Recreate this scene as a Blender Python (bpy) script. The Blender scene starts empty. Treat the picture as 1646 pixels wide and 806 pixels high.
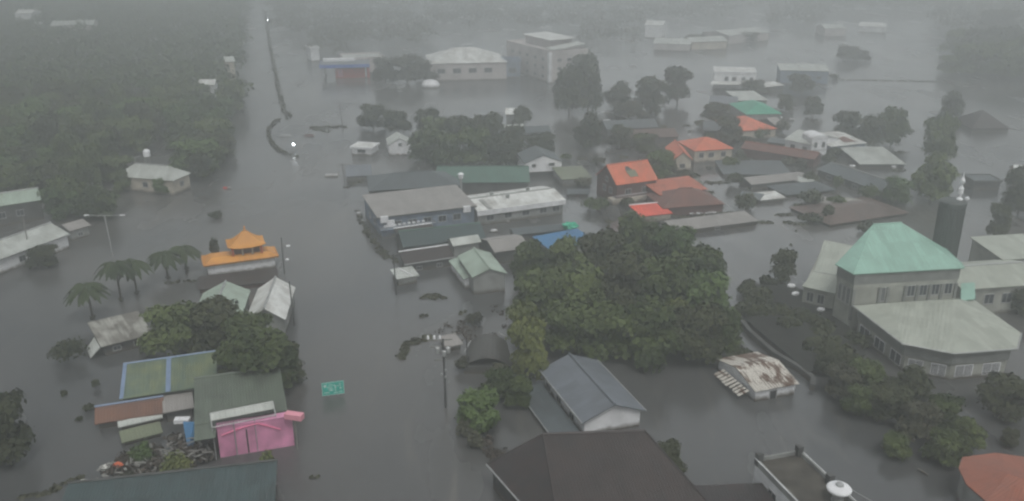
import bpy, math, random
import numpy as np
from mathutils import Vector, Matrix
random.seed(7); rng = np.random.default_rng(7)
R = math.radians
S = bpy.context.scene
COL = S.collection

# ------------------------------------------------------------------ camera, sky, sun, exposure
PITCH, FPX, CAMH = 20.6, 1420.0, 60.0
cam = bpy.data.objects.new('camera', bpy.data.cameras.new('camera')); COL.objects.link(cam)
cam.data.sensor_width = 36; cam.data.lens = 36 * FPX / 1646
cam.location = (0, 0, CAMH); cam.rotation_euler = (R(90 - PITCH), 0, 0)
cam.data.clip_start = 1; cam.data.clip_end = 20000
S.camera = cam
SUN_EL, SUN_AZ = 62, 160
w = bpy.data.worlds.new('World'); S.world = w; w.use_nodes = True
nt = w.node_tree; bg = nt.nodes['Background']
sky = nt.nodes.new('ShaderNodeTexSky'); sky.sky_type = 'NISHITA'; sky.sun_disc = False
sky.sun_elevation = R(SUN_EL); sky.sun_rotation = R(SUN_AZ); sky.dust_density = 4; sky.air_density = 1.5
hs = nt.nodes.new('ShaderNodeHueSaturation'); hs.inputs['Saturation'].default_value = 0.20
nt.links.new(sky.outputs[0], hs.inputs['Color'])
# overcast deck: thinner and brighter cloud low ahead, slightly right; heavier cloud to the sides and overhead
tcw = nt.nodes.new('ShaderNodeTexCoord'); vm = nt.nodes.new('ShaderNodeVectorMath'); vm.operation = 'DOT_PRODUCT'
vm.inputs[1].default_value = Vector((.17, 1, .08)).normalized(); nt.links.new(tcw.outputs['Generated'], vm.inputs[0])
mxw = nt.nodes.new('ShaderNodeMath'); mxw.operation = 'MAXIMUM'; nt.links.new(vm.outputs['Value'], mxw.inputs[0]); mxw.inputs[1].default_value = 0
pw = nt.nodes.new('ShaderNodeMath'); pw.operation = 'POWER'; nt.links.new(mxw.outputs[0], pw.inputs[0]); pw.inputs[1].default_value = 9
ma = nt.nodes.new('ShaderNodeMath'); ma.operation = 'MULTIPLY_ADD'; nt.links.new(pw.outputs[0], ma.inputs[0]); ma.inputs[1].default_value = 2.15; ma.inputs[2].default_value = .25
ml = nt.nodes.new('ShaderNodeVectorMath'); ml.operation = 'SCALE'; nt.links.new(hs.outputs[0], ml.inputs[0]); nt.links.new(ma.outputs[0], ml.inputs['Scale'])
nt.links.new(ml.outputs[0], bg.inputs[0])
bg.inputs[1].default_value = 0.10
sun = bpy.data.objects.new('sun', bpy.data.lights.new('sun', 'SUN')); COL.objects.link(sun)
sun.data.energy = 0.6; sun.data.angle = R(25); sun.data.color = (1, .98, .95)
sun.rotation_euler = (R(90 - SUN_EL), 0, R(180 - SUN_AZ))
S.view_settings.view_transform = 'Standard'; S.view_settings.look = 'None'
S.view_settings.exposure = 1.64; S.view_settings.gamma = 1
S.render.engine = 'CYCLES'
S.cycles.max_bounces = 6; S.cycles.diffuse_bounces = 2; S.cycles.glossy_bounces = 2
S.cycles.transparent_max_bounces = 4; S.cycles.volume_bounces = 2
S.cycles.use_denoising = True
S.cycles.filter_width = 2.3
S.cycles.sample_clamp_indirect = 4
HAZE_DENSITY = 0.0026
HAZE_COLOR = (.925, .955, .95)

# ------------------------------------------------------------------ survey: picture measurement -> ground position
cp, sp = math.cos(R(PITCH)), math.sin(R(PITCH))
def at(px, py, z=0.0):
    x, v = px - 823, py - 403
    d = Vector((x, FPX * cp - v * sp, -FPX * sp - v * cp))
    t = (z - CAMH) / d.z
    return Vector((d.x * t, d.y * t, z))
def mpp(py, z=0.0):                       # metres per pixel at a row
    return (CAMH - z) / ((py + 130.8) * cp)

# ------------------------------------------------------------------ mesh helpers
class MB:
    def __init__(s): s.v = []; s.f = []; s.uv = []
    def face(s, pts, uv=None):
        n = len(s.v); s.v += [tuple(p) for p in pts]; s.f.append(tuple(range(n, n + len(pts))))
        if uv is None:
            o = Vector(pts[0]); e = (Vector(pts[1]) - o)
            u = e.normalized() if e.length > 1e-6 else Vector((1, 0, 0))
            nn = u.cross(Vector(pts[-1]) - o); nn = nn.normalized() if nn.length > 1e-6 else Vector((0, 0, 1))
            vv = nn.cross(u)
            uv = [((Vector(p) - o).dot(u), (Vector(p) - o).dot(vv)) for p in pts]
        s.uv += [tuple(q) for q in uv]
    def hexa(s, p):                       # 8 points: 0-3 bottom ring ccw, 4-7 top ring
        for q in ((3, 2, 1, 0), (4, 5, 6, 7), (0, 1, 5, 4), (1, 2, 6, 5), (2, 3, 7, 6), (3, 0, 4, 7)):
            s.face([p[i] for i in q])
        return s
    def box(s, c, d, rz=0.0):
        c = Vector(c); ca, sa = math.cos(rz), math.sin(rz); P = []
        for z in (-1, 1):
            for x, y in ((-1, -1), (1, -1), (1, 1), (-1, 1)):
                X, Y = x * d[0] / 2, y * d[1] / 2
                P.append(c + Vector((X * ca - Y * sa, X * sa + Y * ca, z * d[2] / 2)))
        return s.hexa(P)
    def prism(s, poly, z0, z1):
        n = len(poly)
        s.face([(p[0], p[1], z0) for p in reversed(poly)]); s.face([(p[0], p[1], z1) for p in poly])
        for i in range(n):
            a, b = poly[i], poly[(i + 1) % n]
            s.face([(a[0], a[1], z0), (b[0], b[1], z0), (b[0], b[1], z1), (a[0], a[1], z1)])
        return s
    def slab(s, pts, t):                  # thickened face, pts is the top (ccw from above)
        n = len(pts); lo = [Vector(p) - Vector((0, 0, t)) for p in pts]
        s.face(pts); s.face(list(reversed(lo)))
        for i in range(n):
            j = (i + 1) % n
            s.face([lo[i], lo[j], pts[j], pts[i]])
        return s
    def tube(s, a, b, r0, r1=None, n=8):
        r1 = r0 if r1 is None else r1
        a, b = Vector(a), Vector(b); d = (b - a).normalized()
        x = d.orthogonal().normalized(); y = d.cross(x)
        A = [a + (x * math.cos(k * 2 * math.pi / n) + y * math.sin(k * 2 * math.pi / n)) * r0 for k in range(n)]
        B = [b + (x * math.cos(k * 2 * math.pi / n) + y * math.sin(k * 2 * math.pi / n)) * r1 for k in range(n)]
        for k in range(n):
            j = (k + 1) % n; s.face([A[k], A[j], B[j], B[k]])
        s.face(list(reversed(A))); s.face(B)
        return s
    def lathe(s, c, prof, n=16):
        c = Vector(c); rings = []
        for r, z in prof:
            rings.append([c + Vector((r * math.cos(k * 2 * math.pi / n), r * math.sin(k * 2 * math.pi / n), z)) for k in range(n)])
        for a, b in zip(rings, rings[1:]):
            for k in range(n):
                j = (k + 1) % n; s.face([a[k], a[j], b[j], b[k]])
        s.face(list(reversed(rings[0]))); s.face(rings[-1])
        return s
    def blob(s, c, r, n=10, m=6, rough=.2):
        c = Vector(c); g = []
        for i in range(m + 1):
            th = math.pi * i / m; row = []
            for k in range(n):
                q = 1 + random.uniform(-rough, rough) if 0 < i < m else 1
                ph = 2 * math.pi * k / n
                row.append(c + Vector((r[0] * q * math.sin(th) * math.cos(ph), r[1] * q * math.sin(th) * math.sin(ph), r[2] * q * math.cos(th))))
            g.append(row)
        for i in range(m):
            for k in range(n):
                j = (k + 1) % n; s.face([g[i][k], g[i + 1][k], g[i + 1][j], g[i][j]])
        return s
    def build(s, name, m, parent=None, bevel=0):
        me = bpy.data.meshes.new(name)
        off = parent_loc(parent)
        me.from_pydata([(a - off[0], b - off[1], c - off[2]) for a, b, c in s.v], [], s.f)
        uvl = me.uv_layers.new(name='UVMap')
        uvl.data.foreach_set('uv', np.array(s.uv, dtype=np.float32).ravel())
        me.materials.append(m); me.update()
        o = bpy.data.objects.new(name, me); COL.objects.link(o)
        if parent is not None: o.parent = parent
        return o
def parent_loc(p):
    v = Vector((0, 0, 0))
    while p is not None:
        v += p.location; p = p.parent
    return v
def tag(o, label=None, cat=None, group=None, kind=None):
    for k, x in (('label', label), ('category', cat), ('group', group), ('kind', kind)):
        if x: o[k] = x
    return o
def thing(name, label, cat, loc, group=None):
    o = bpy.data.objects.new(name, None); COL.objects.link(o); o.location = loc; o.empty_display_size = .3
    return tag(o, label, cat, group)
def copy_tree(o, parent=None):
    c = o.copy(); COL.objects.link(c)
    if parent is not None: c.parent = parent
    for ch in list(o.children): copy_tree(ch, c)
    return c

# ------------------------------------------------------------------ materials
def _base(name, rough=.8):
    m = bpy.data.materials.new(name); m.use_nodes = True
    n = m.node_tree; p = n.nodes['Principled BSDF']; p.inputs['Roughness'].default_value = rough
    return m, n, p
def rgb(c, k=1): return (c[0] * k, c[1] * k, c[2] * k, 1)
def plain(name, c, rough=.75, var=.35, scale=.8, metal=0, emit=0, tide=0):
    m, n, p = _base(name, rough)
    tc = n.nodes.new('ShaderNodeTexCoord'); nz = n.nodes.new('ShaderNodeTexNoise'); nz.inputs['Scale'].default_value = scale; nz.inputs['Detail'].default_value = 6
    rp = n.nodes.new('ShaderNodeValToRGB'); rp.color_ramp.elements[0].position = .3; rp.color_ramp.elements[1].position = .7
    rp.color_ramp.elements[0].color = rgb(c, 1 - var); rp.color_ramp.elements[1].color = rgb(c, 1 + var * .3)
    n.links.new(tc.outputs['Object'], nz.inputs[0]); n.links.new(nz.outputs[0], rp.inputs[0]); n.links.new(rp.outputs[0], p.inputs['Base Color'])
    p.inputs['Metallic'].default_value = metal
    if tide:      # silt left by the flood: a ragged wet line above the water
        g = n.nodes.new('ShaderNodeNewGeometry'); sx = n.nodes.new('ShaderNodeSeparateXYZ'); n.links.new(g.outputs['Position'], sx.inputs[0])
        n2 = n.nodes.new('ShaderNodeTexNoise'); n2.inputs['Scale'].default_value = .9; n2.inputs['Detail'].default_value = 6; n.links.new(g.outputs['Position'], n2.inputs[0])
        k1 = n.nodes.new('ShaderNodeMath'); k1.operation = 'MULTIPLY_ADD'; n.links.new(n2.outputs[0], k1.inputs[0]); k1.inputs[1].default_value = -1.3; n.links.new(sx.outputs[2], k1.inputs[2])
        k2 = n.nodes.new('ShaderNodeMapRange'); n.links.new(k1.outputs[0], k2.inputs[0]); k2.inputs[1].default_value = -.5; k2.inputs[2].default_value = .15; k2.inputs[3].default_value = 1; k2.inputs[4].default_value = 0
        mm = n.nodes.new('ShaderNodeMixRGB'); n.links.new(k2.outputs[0], mm.inputs[0]); n.links.new(rp.outputs[0], mm.inputs[1]); mm.inputs[2].default_value = (.10, .088, .072, 1)
        n.links.new(mm.outputs[0], p.inputs['Base Color'])
    if emit: n.links.new(rp.outputs[0], p.inputs['Emission Color']); p.inputs['Emission Strength'].default_value = emit
    return m
def roofmat(name, c, c2=None, rib=.9, stain=.5, rough=.55, ribs=.25, patch=.45):
    """corrugated or tiled sheet: ribs run down the slope, rain streaks along them, patches of algae or rust (c2)"""
    c2 = c2 or tuple(x * .55 for x in c)
    m, n, p = _base(name, rough)
    N = n.nodes.new; L = n.links.new
    uv = N('ShaderNodeTexCoord'); mp = N('ShaderNodeMapping'); L(uv.outputs['UV'], mp.inputs[0]); mp.inputs['Scale'].default_value = (1, .12, 1)
    st = N('ShaderNodeTexNoise'); st.inputs['Scale'].default_value = 1.6; st.inputs['Detail'].default_value = 5; L(mp.outputs[0], st.inputs[0])
    pa = N('ShaderNodeTexNoise'); pa.inputs['Scale'].default_value = .35; pa.inputs['Detail'].default_value = 7; L(uv.outputs['Object'], pa.inputs[0])
    ad = N('ShaderNodeMath'); ad.operation = 'MULTIPLY_ADD'; L(st.outputs[0], ad.inputs[0]); ad.inputs[1].default_value = stain; L(pa.outputs[0], ad.inputs[2])
    rp = N('ShaderNodeValToRGB'); e = rp.color_ramp.elements
    lo = patch + stain * .3
    e[0].position = lo; e[0].color = rgb(c); e[1].position = min(1, lo + .42); e[1].color = rgb(c2)
    L(ad.outputs[0], rp.inputs[0])
    wv = N('ShaderNodeTexWave'); wv.wave_type = 'BANDS'; wv.bands_direction = 'X'; wv.inputs['Scale'].default_value = rib
    L(uv.outputs['UV'], wv.inputs[0])
    mx = N('ShaderNodeMixRGB'); mx.blend_type = 'MULTIPLY'; L(rp.outputs[0], mx.inputs[1]); mx.inputs[0].default_value = ribs
    sh = N('ShaderNodeValToRGB'); sh.color_ramp.elements[0].position = 0; sh.color_ramp.elements[0].color = (.45, .45, .45, 1); sh.color_ramp.elements[1].position = .35
    L(wv.outputs[0], sh.inputs[0]); L(sh.outputs[0], mx.inputs[2])
    bk = N('ShaderNodeTexBrick'); bk.inputs['Scale'].default_value = 1; bk.inputs['Brick Width'].default_value = 1.1; bk.inputs['Row Height'].default_value = 2.9
    bk.inputs['Mortar Size'].default_value = .035; bk.inputs['Color1'].default_value = (1, 1, 1, 1); bk.inputs['Color2'].default_value = (.74, .74, .73, 1); bk.inputs['Mortar'].default_value = (.62, .6, .58, 1)
    L(uv.outputs['UV'], bk.inputs['Vector'])
    m3 = N('ShaderNodeMixRGB'); m3.blend_type = 'MULTIPLY'; m3.inputs[0].default_value = .75; L(mx.outputs[0], m3.inputs[1]); L(bk.outputs['Color'], m3.inputs[2]); L(m3.outputs[0], p.inputs['Base Color'])
    bp = N('ShaderNodeBump'); bp.inputs['Strength'].default_value = .25; bp.inputs['Distance'].default_value = .05
    L(wv.outputs[0], bp.inputs['Height']); L(bp.outputs[0], p.inputs['Normal'])
    return m
def leafmat(name, dark, light, dead=None):
    m, n, p = _base(name, .75); N = n.nodes.new; L = n.links.new
    p.inputs['Specular IOR Level'].default_value = .25
    g = N('ShaderNodeNewGeometry'); nz = N('ShaderNodeTexNoise'); nz.inputs['Scale'].default_value = .28; nz.inputs['Detail'].default_value = 4
    L(g.outputs['Position'], nz.inputs[0])
    oi = N('ShaderNodeObjectInfo'); wn = N('ShaderNodeMath'); wn.operation = 'MULTIPLY_ADD'; L(oi.outputs['Random'], wn.inputs[0]); wn.inputs[1].default_value = .35; L(nz.outputs[0], wn.inputs[2])
    rp = N('ShaderNodeValToRGB'); e = rp.color_ramp.elements; e[0].position = .45; e[0].color = rgb(dark); e[1].position = .92; e[1].color = rgb(light)
    if dead:
        x = rp.color_ramp.elements.new(.98); x.color = rgb(dead)
    L(wn.outputs[0], rp.inputs[0]); L(rp.outputs[0], p.inputs['Base Color'])
    return m
M = dict(
  leaf=leafmat('foliage', (.032, .050, .016), (.100, .130, .042)),
  leaf_y=leafmat('foliage_yellow_green', (.060, .080, .022), (.17, .19, .060)),
  leaf_d=leafmat('foliage_dark', (.028, .036, .018), (.060, .068, .030)),
  leaf_p=leafmat('palm_frond', (.028, .042, .018), (.050, .070, .028)),
  leaf_m=leafmat('foliage_muddy', (.040, .042, .028), (.080, .082, .050)),
  leaf_g=leafmat('foliage_bright', (.038, .068, .020), (.095, .145, .045)),
  bark=plain('bark', (.10, .085, .07), .9, .5, 3),
  mud=plain('mud_debris', (.085, .070, .055), .9, .6, 1.6),
  white=plain('white_paint', (.84, .85, .87), .6, .25, .5, tide=1),
  cream=plain('cream_wall', (.55, .50, .42), .8, .35, .5, tide=1),
  grey=plain('grey_concrete', (.30, .31, .30), .85, .4, .5, tide=1),
  dgrey=plain('dark_wall', (.09, .092, .09), .85, .4, .5, tide=1),
  bluewall=plain('bluish_wall', (.20, .25, .33), .75, .4, .5, tide=1),
  pinkwall=plain('pale_pinkish_wall', (.52, .48, .47), .8, .3, .2, tide=1),
  stone=plain('mosque_wall', (.36, .37, .33), .8, .35, .5, tide=1),
  bstone=plain('mosque_band', (.22, .23, .22), .8, .35, .7),
  mint=plain('minaret_dark', (.070, .082, .078), .6, .35, .6),
  black=plain('black_metal', (.03, .03, .032), .5, .2),
  steel=plain('galvanised_steel', (.42, .43, .43), .45, .25, 1, .3),
  pole=plain('concrete_pole', (.23, .225, .21), .85, .3),
  dpole=plain('dark_pole', (.06, .06, .06), .8, .3),
  glass=plain('window_glass', (.045, .055, .065), .15, .3, 1),
  frame=plain('window_frame', (.45, .46, .46), .5, .2),
  slot=plain('dark_opening', (.035, .036, .038), .9, .3),
  pink=plain('pink_sheet', (.82, .36, .56), .6, .35, .5),
  pink2=plain('pale_pink', (.80, .34, .42), .6, .15),
  pinkline=plain('coral_line', (.74, .20, .34), .6, .1),
  maroon=plain('maroon_wall', (.13, .07, .065), .8, .3, .5),
  teal=plain('teal_tarp', (.06, .50, .32), .6, .3, 1),
  blue=plain('blue_tarp', (.03, .17, .36), .5, .3, 1),
  bluesign=plain('blue_band', (.07, .15, .50), .5, .2, 1),
  red=plain('red_paint', (.60, .07, .05), .6, .2, 1),
  orange=plain('orange_bag', (.65, .14, .06), .7, .3, 2),
  sack=plain('white_sack', (.66, .66, .62), .8, .3, 2),
  signgreen=plain('sign_green', (.03, .48, .38), .45, .25, 2),
  signwhite=plain('sign_white', (.62, .74, .70), .5, .15, 2),
  tileorange=roofmat('golden_tile', (.80, .36, .05), (.55, .22, .05), rib=2.2, stain=.3, ribs=.5),
  r_grey=roofmat('roof_grey', (.32, .305, .29), (.24, .23, .22), stain=.3, ribs=.12),
  r_pale=roofmat('roof_pale', (.56, .59, .56), (.33, .35, .32)),
  r_white=roofmat('roof_white', (.78, .80, .78), (.36, .35, .32), patch=.5),
  r_palegreen=roofmat('roof_pale_green', (.42, .52, .44), (.28, .34, .28)),
  r_corr=roofmat('roof_corrugated', (.42, .42, .38), (.17, .16, .14), rib=1.1, stain=.8, ribs=.5, patch=.5),
  r_slate=roofmat('roof_slate_blue', (.175, .195, .225), (.13, .145, .16), stain=.3, ribs=.2),
  r_dslate=roofmat('roof_dark_slate', (.10, .12, .13), (.075, .085, .09), stain=.4, ribs=.2),
  r_dteal=roofmat('roof_dark_teal', (.055, .085, .088), (.045, .06, .06), stain=.4, ribs=.12),
  r_green=roofmat('roof_green', (.09, .18, .14), (.07, .12, .10), stain=.4, ribs=.2),
  r_bgreen=roofmat('roof_bright_green', (.06, .40, .26), (.05, .28, .19), stain=.3, ribs=.15),
  r_mint=roofmat('roof_copper_green', (.32, .54, .45), (.25, .42, .35), rib=.5, stain=.4, ribs=.12),
  r_mosque=roofmat('roof_grey_green', (.44, .47, .41), (.34, .37, .32), rib=.5, stain=.5, ribs=.12),
  r_orange=roofmat('roof_orange', (.74, .17, .08), (.50, .16, .09), stain=.4, ribs=.2),
  r_borange=roofmat('roof_bright_orange', (.80, .10, .05), (.60, .09, .06), stain=.3, ribs=.15),
  r_rorange=roofmat('roof_weathered_orange', (.52, .14, .075), (.36, .12, .08), stain=.5, ribs=.2),
  r_dull=roofmat('roof_dull_red', (.20, .085, .065), (.13, .07, .06), stain=.5, ribs=.2),
  r_terra=roofmat('roof_terracotta', (.34, .11, .065), (.25, .10, .07), stain=.4, ribs=.25),
  r_brown=roofmat('roof_brown', (.050, .037, .034), (.034, .029, .028), stain=.5, ribs=.2),
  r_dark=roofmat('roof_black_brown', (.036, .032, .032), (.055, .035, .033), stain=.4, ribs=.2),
  r_rbrown=roofmat('roof_reddish_brown', (.15, .10, .085), (.10, .075, .065), stain=.5, ribs=.2),
  r_olive=roofmat('roof_olive', (.20, .23, .15), (.15, .16, .11), stain=.5, ribs=.2),
  r_yg=roofmat('roof_yellow_green', (.22, .25, .13), (.12, .17, .13), stain=.6, ribs=.2, patch=.35),
  r_gg=roofmat('roof_grey_green_dull', (.13, .16, .125), (.085, .10, .08), stain=.5, ribs=.15),
  r_brick=roofmat('roof_rust_brown', (.20, .095, .060), (.13, .07, .055), stain=.5, ribs=.3),
  r_blue=roofmat('roof_blue', (.04, .20, .42), (.06, .16, .30), stain=.4, ribs=.15),
  r_dome=roofmat('roof_grey_dome', (.075, .075, .07), (.06, .055, .05), stain=.5, ribs=.1),
  r_flat=plain('flat_roof_dirty', (.085, .078, .065), .9, .6, .5),
  r_tinrust=roofmat('roof_white_tin_rust', (.66, .63, .57), (.16, .10, .07), rib=1.3, stain=.9, ribs=.7, patch=.66),
  trim_blue=plain('blue_trim', (.20, .28, .42), .5, .2),
)

# ------------------------------------------------------------------ the flood water
def water():
    m, n, p = _base('flood_water', .16); N = n.nodes.new; L = n.links.new
    g = N('ShaderNodeNewGeometry')
    a = N('ShaderNodeTexNoise'); a.inputs['Scale'].default_value = .018; a.inputs['Detail'].default_value = 8; a.inputs['Distortion'].default_value = .8
    L(g.outputs['Position'], a.inputs[0])
    rp = N('ShaderNodeValToRGB'); e = rp.color_ramp.elements; e[0].position = .35; e[0].color = (.066, .070, .072, 1); e[1].position = .68; e[1].color = (.100, .097, .092, 1)
    L(a.outputs[0], rp.inputs[0])
    m2 = N('ShaderNodeMapping'); m2.inputs['Scale'].default_value = (.22, .035, 1); m2.inputs['Rotation'].default_value = (0, 0, R(-14)); L(g.outputs['Position'], m2.inputs[0])
    fo = N('ShaderNodeTexNoise'); fo.inputs['Scale'].default_value = 1; fo.inputs['Detail'].default_value = 9; fo.inputs['Distortion'].default_value = 1.2; L(m2.outputs[0], fo.inputs[0])
    fr = N('ShaderNodeMapRange'); L(fo.outputs[0], fr.inputs[0]); fr.inputs[1].default_value = .58; fr.inputs[2].default_value = .74; fr.inputs[3].default_value = 0; fr.inputs[4].default_value = .28
    fx = N('ShaderNodeMixRGB'); L(fr.outputs[0], fx.inputs[0]); L(rp.outputs[0], fx.inputs[1]); fx.inputs[2].default_value = (.19, .175, .15, 1); L(fx.outputs[0], p.inputs['Base Color'])
    mp = N('ShaderNodeMapping'); mp.inputs['Scale'].default_value = (1, .45, 1); mp.inputs['Rotation'].default_value = (0, 0, R(15)); L(g.outputs['Position'], mp.inputs[0])
    b = N('ShaderNodeTexNoise'); b.inputs['Scale'].default_value = .9; b.inputs['Detail'].default_value = 7; b.inputs['Roughness'].default_value = .6; L(mp.outputs[0], b.inputs[0])
    c = N('ShaderNodeTexNoise'); c.inputs['Scale'].default_value = .07; c.inputs['Detail'].default_value = 5; L(mp.outputs[0], c.inputs[0])
    r2 = N('ShaderNodeMapRange'); r2.inputs[1].default_value = .3; r2.inputs[2].default_value = .7; r2.inputs[3].default_value = .14; r2.inputs[4].default_value = .32
    L(c.outputs[0], r2.inputs[0]); L(r2.outputs[0], p.inputs['Roughness'])
    bp = N('ShaderNodeBump'); bp.inputs['Strength'].default_value = .32; bp.inputs['Distance'].default_value = .10; L(b.outputs[0], bp.inputs['Height']); L(bp.outputs[0], p.inputs['Normal'])
    s = MB(); s.face([(-1500, -200, 0), (1500, -200, 0), (1500, 2600, 0), (-1500, 2600, 0)])
    tag(s.build('flood_water', m), kind='structure')
water()

# ------------------------------------------------------------------ buildings
def frame_of(A, B, z, W=None, C=None, D=None):
    P0, P1 = at(*A, z), at(*B, z); u = (P1 - P0); Lg = u.length; u.normalize(); v = Vector((-u.y, u.x, 0))
    if C: W = abs((at(*C, z) - P1).dot(v))
    if D: W = abs((at(*D, z) - P0).dot(v))
    return P0, u, v, Lg, W
def house(name, label, cat, A, B, z, roof, wall, W=None, C=None, D=None, kind='x', rise=1.5, oh=.35, wins=(), group=None,
          cap=None, gutter=None, base=-2.2, th=.14, doors=()):
    P0, u, v, Lg, W = frame_of(A, B, z, W, C, D)
    def q(s, t, zz): return P0 + u * s + v * t + Vector((0, 0, zz - z))
    cen = q(Lg / 2, W / 2, 0)
    T = thing(name, label, cat, (cen.x, cen.y, 0), group)
    r, wl = MB(), MB()
    a, b, c, d = oh, Lg - oh, oh, W - oh
    rg = z + rise
    capm = None
    sl = lambda t, half: z - .10 + rise * (t / half)          # roof underside
    if kind == 'x':                        # ridge parallel to A-B
        h = W / 2
        r.slab([q(0, 0, z), q(Lg, 0, z), q(Lg, h, rg), q(0, h, rg)], th)
        r.slab([q(Lg, W, z), q(0, W, z), q(0, h, rg), q(Lg, h, rg)], th)
        zl = sl(oh, h) - th
        for s0, s1 in ((a, b),):
            wl.hexa([q(s0, c, base), q(s1, c, base), q(s1, d, base), q(s0, d, base), q(s0, c, zl), q(s1, c, zl), q(s1, d, zl), q(s0, d, zl)])
            for ss in (s0 + .002, s1 - .14): # gable triangles
                e = [q(ss, c, zl), q(ss, h, rg - th - .12), q(ss, d, zl)]
                f = [x + u * .138 for x in e]
                wl.face(e); wl.face(list(reversed(f)))
        capm = (q(-.02, h, rg + .05), q(Lg + .02, h, rg + .05))
    elif kind == 'y':                      # ridge runs away from A-B, gable faces the camera
        h = Lg / 2
        r.slab([q(0, W, z), q(0, 0, z), q(h, 0, rg), q(h, W, rg)], th)
        r.slab([q(Lg, 0, z), q(Lg, W, z), q(h, W, rg), q(h, 0, rg)], th)
        zl = sl(oh, h) - th
        wl.hexa([q(a, c, base), q(b, c, base), q(b, d, base), q(a, d, base), q(a, c, zl), q(b, c, zl), q(b, d, zl), q(a, d, zl)])
        for tt in (c + .002, d - .14):
            e = [q(a, tt, zl), q(b, tt, zl), q(h, tt, rg - th - .12)]
            f = [x + v * .138 for x in e]
            wl.face(e); wl.face(list(reversed(f)))
        capm = (q(h, -.02, rg + .05), q(h, W + .02, rg + .05))
    elif kind == 'hip':
        m = min(Lg, W) / 2
        if Lg >= W: R0, R1 = q(m, W / 2, rg), q(Lg - m, W / 2, rg)
        else: R0, R1 = q(Lg / 2, m, rg), q(Lg / 2, W - m, rg)
        e = [q(0, 0, z), q(Lg, 0, z), q(Lg, W, z), q(0, W, z)]
        if Lg >= W:
            fs = ([e[0], e[1], R1, R0], [e[1], e[2], R1], [e[2], e[3], R0, R1], [e[3], e[0], R0])
        else:
            fs = ([e[0], e[1], R0], [e[1], e[2], R1, R0], [e[2], e[3], R1], [e[3], e[0], R0, R1])
        for f in fs: r.slab(f, th)
        wl.hexa([q(a, c, base), q(b, c, base), q(b, d, base), q(a, d, base), q(a, c, z - th), q(b, c, z - th), q(b, d, z - th), q(a, d, z - th)])
        if (R1 - R0).length > .5: capm = (R0 + Vector((0, 0, .05)), R1 + Vector((0, 0, .05)))
    elif kind == 'shed':                   # rises away from A-B
        r.slab([q(0, 0, z), q(Lg, 0, z), q(Lg, W, rg), q(0, W, rg)], th)
        wl.hexa([q(a, c, base), q(b, c, base), q(b, d, base), q(a, d, base), q(a, c, z - th), q(b, c, z - th), q(b, d, rg - th - .02), q(a, d, rg - th - .02)])
        capm = (q(0, W, rg + .04), q(Lg, W, rg + .04)) if cap else None
    elif kind == 'flat':
        r.slab([q(.2, .2, z), q(Lg - .2, .2, z), q(Lg - .2, W - .2, z), q(.2, W - .2, z)], th)
        wl.hexa([q(a, c, base), q(b, c, base), q(b, d, base), q(a, d, base), q(a, c, z - th), q(b, c, z - th), q(b, d, z - th), q(a, d, z - th)])
        pb = MB()
        for (s0, t0, s1, t1) in ((0, 0, Lg, .2), (0, W - .2, Lg, W), (0, .2, .2, W - .2), (Lg - .2, .2, Lg, W - .2)):
            pb.hexa([q(s0, t0, z - .3), q(s1, t0, z - .3), q(s1, t1, z - .3), q(s0, t1, z - .3), q(s0, t0, z + rise), q(s1, t0, z + rise), q(s1, t1, z + rise), q(s0, t1, z + rise)])
        pb.build('parapet', cap or wall, T)
    ro = r.build('roof', roof, T)
    if capm and cap:
        k = MB(); k.tube(capm[0], capm[1], .16, .16, 6); k.build('ridge_cap', cap, ro)
    wl.build('wall', wall, T)
    if gutter:
        k = MB(); g0, g1 = q(-.05, -.07, z - .1), q(Lg + .05, -.07, z - .1); 
        k.hexa([g0 - v * .08 - Vector((0, 0, .12)), g1 - v * .08 - Vector((0, 0, .12)), g1 + v * .06 - Vector((0, 0, .12)), g0 + v * .06 - Vector((0, 0, .12)),
                g0 - v * .08 + Vector((0, 0, .1)), g1 - v * .08 + Vector((0, 0, .1)), g1 + v * .06 + Vector((0, 0, .1)), g0 + v * .06 + Vector((0, 0, .1))])
        k.build('gutter', gutter, T)
    for wn in list(wins) + [tuple(x) + ('door',) for x in doors]:
        side, f, zc, ww, hh = wn[:5]; isdoor = len(wn) > 5
        if side == 'f': o, du, dn = q(f * Lg, c, zc), u, -v
        elif side == 'l': o, du, dn = q(a, f * W, zc), -v, -u
        else: o, du, dn = q(b, f * W, zc), v, u
        window(T, o, du, dn, ww, hh, isdoor)
    T['_q'] = 0; del T['_q']
    return T, q, Lg, W
def window(T, o, du, dn, ww, hh, isdoor=False, fm='frame', gm='glass'):
    up = Vector((0, 0, 1)); fr = MB(); t = .09
    def bar(x0, x1, z0, z1, d0, d1, mb):
        P = [o + du * x + dn * d + up * zz for zz in (z0, z1) for x, d in ((x0, d0), (x1, d0), (x1, d1), (x0, d1))]
        mb.hexa(P)
    bar(-ww / 2 - t, ww / 2 + t, hh / 2, hh / 2 + t, .003, .09, fr); bar(-ww / 2 - t, ww / 2 + t, -hh / 2 - t, -hh / 2, .003, .11, fr)
    bar(-ww / 2 - t, -ww / 2, -hh / 2, hh / 2, .003, .09, fr); bar(ww / 2, ww / 2 + t, -hh / 2, hh / 2, .003, .09, fr)
    if not isdoor: bar(-.03, .03, -hh / 2, hh / 2, .025, .08, fr)
    f = fr.build('door_frame' if isdoor else 'window', M[fm], T)
    g = MB(); bar(-ww / 2, ww / 2, -hh / 2, hh / 2, .002, .02, g); g.build('door' if isdoor else 'pane', M['slot'] if isdoor else M[gm], f)
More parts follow.
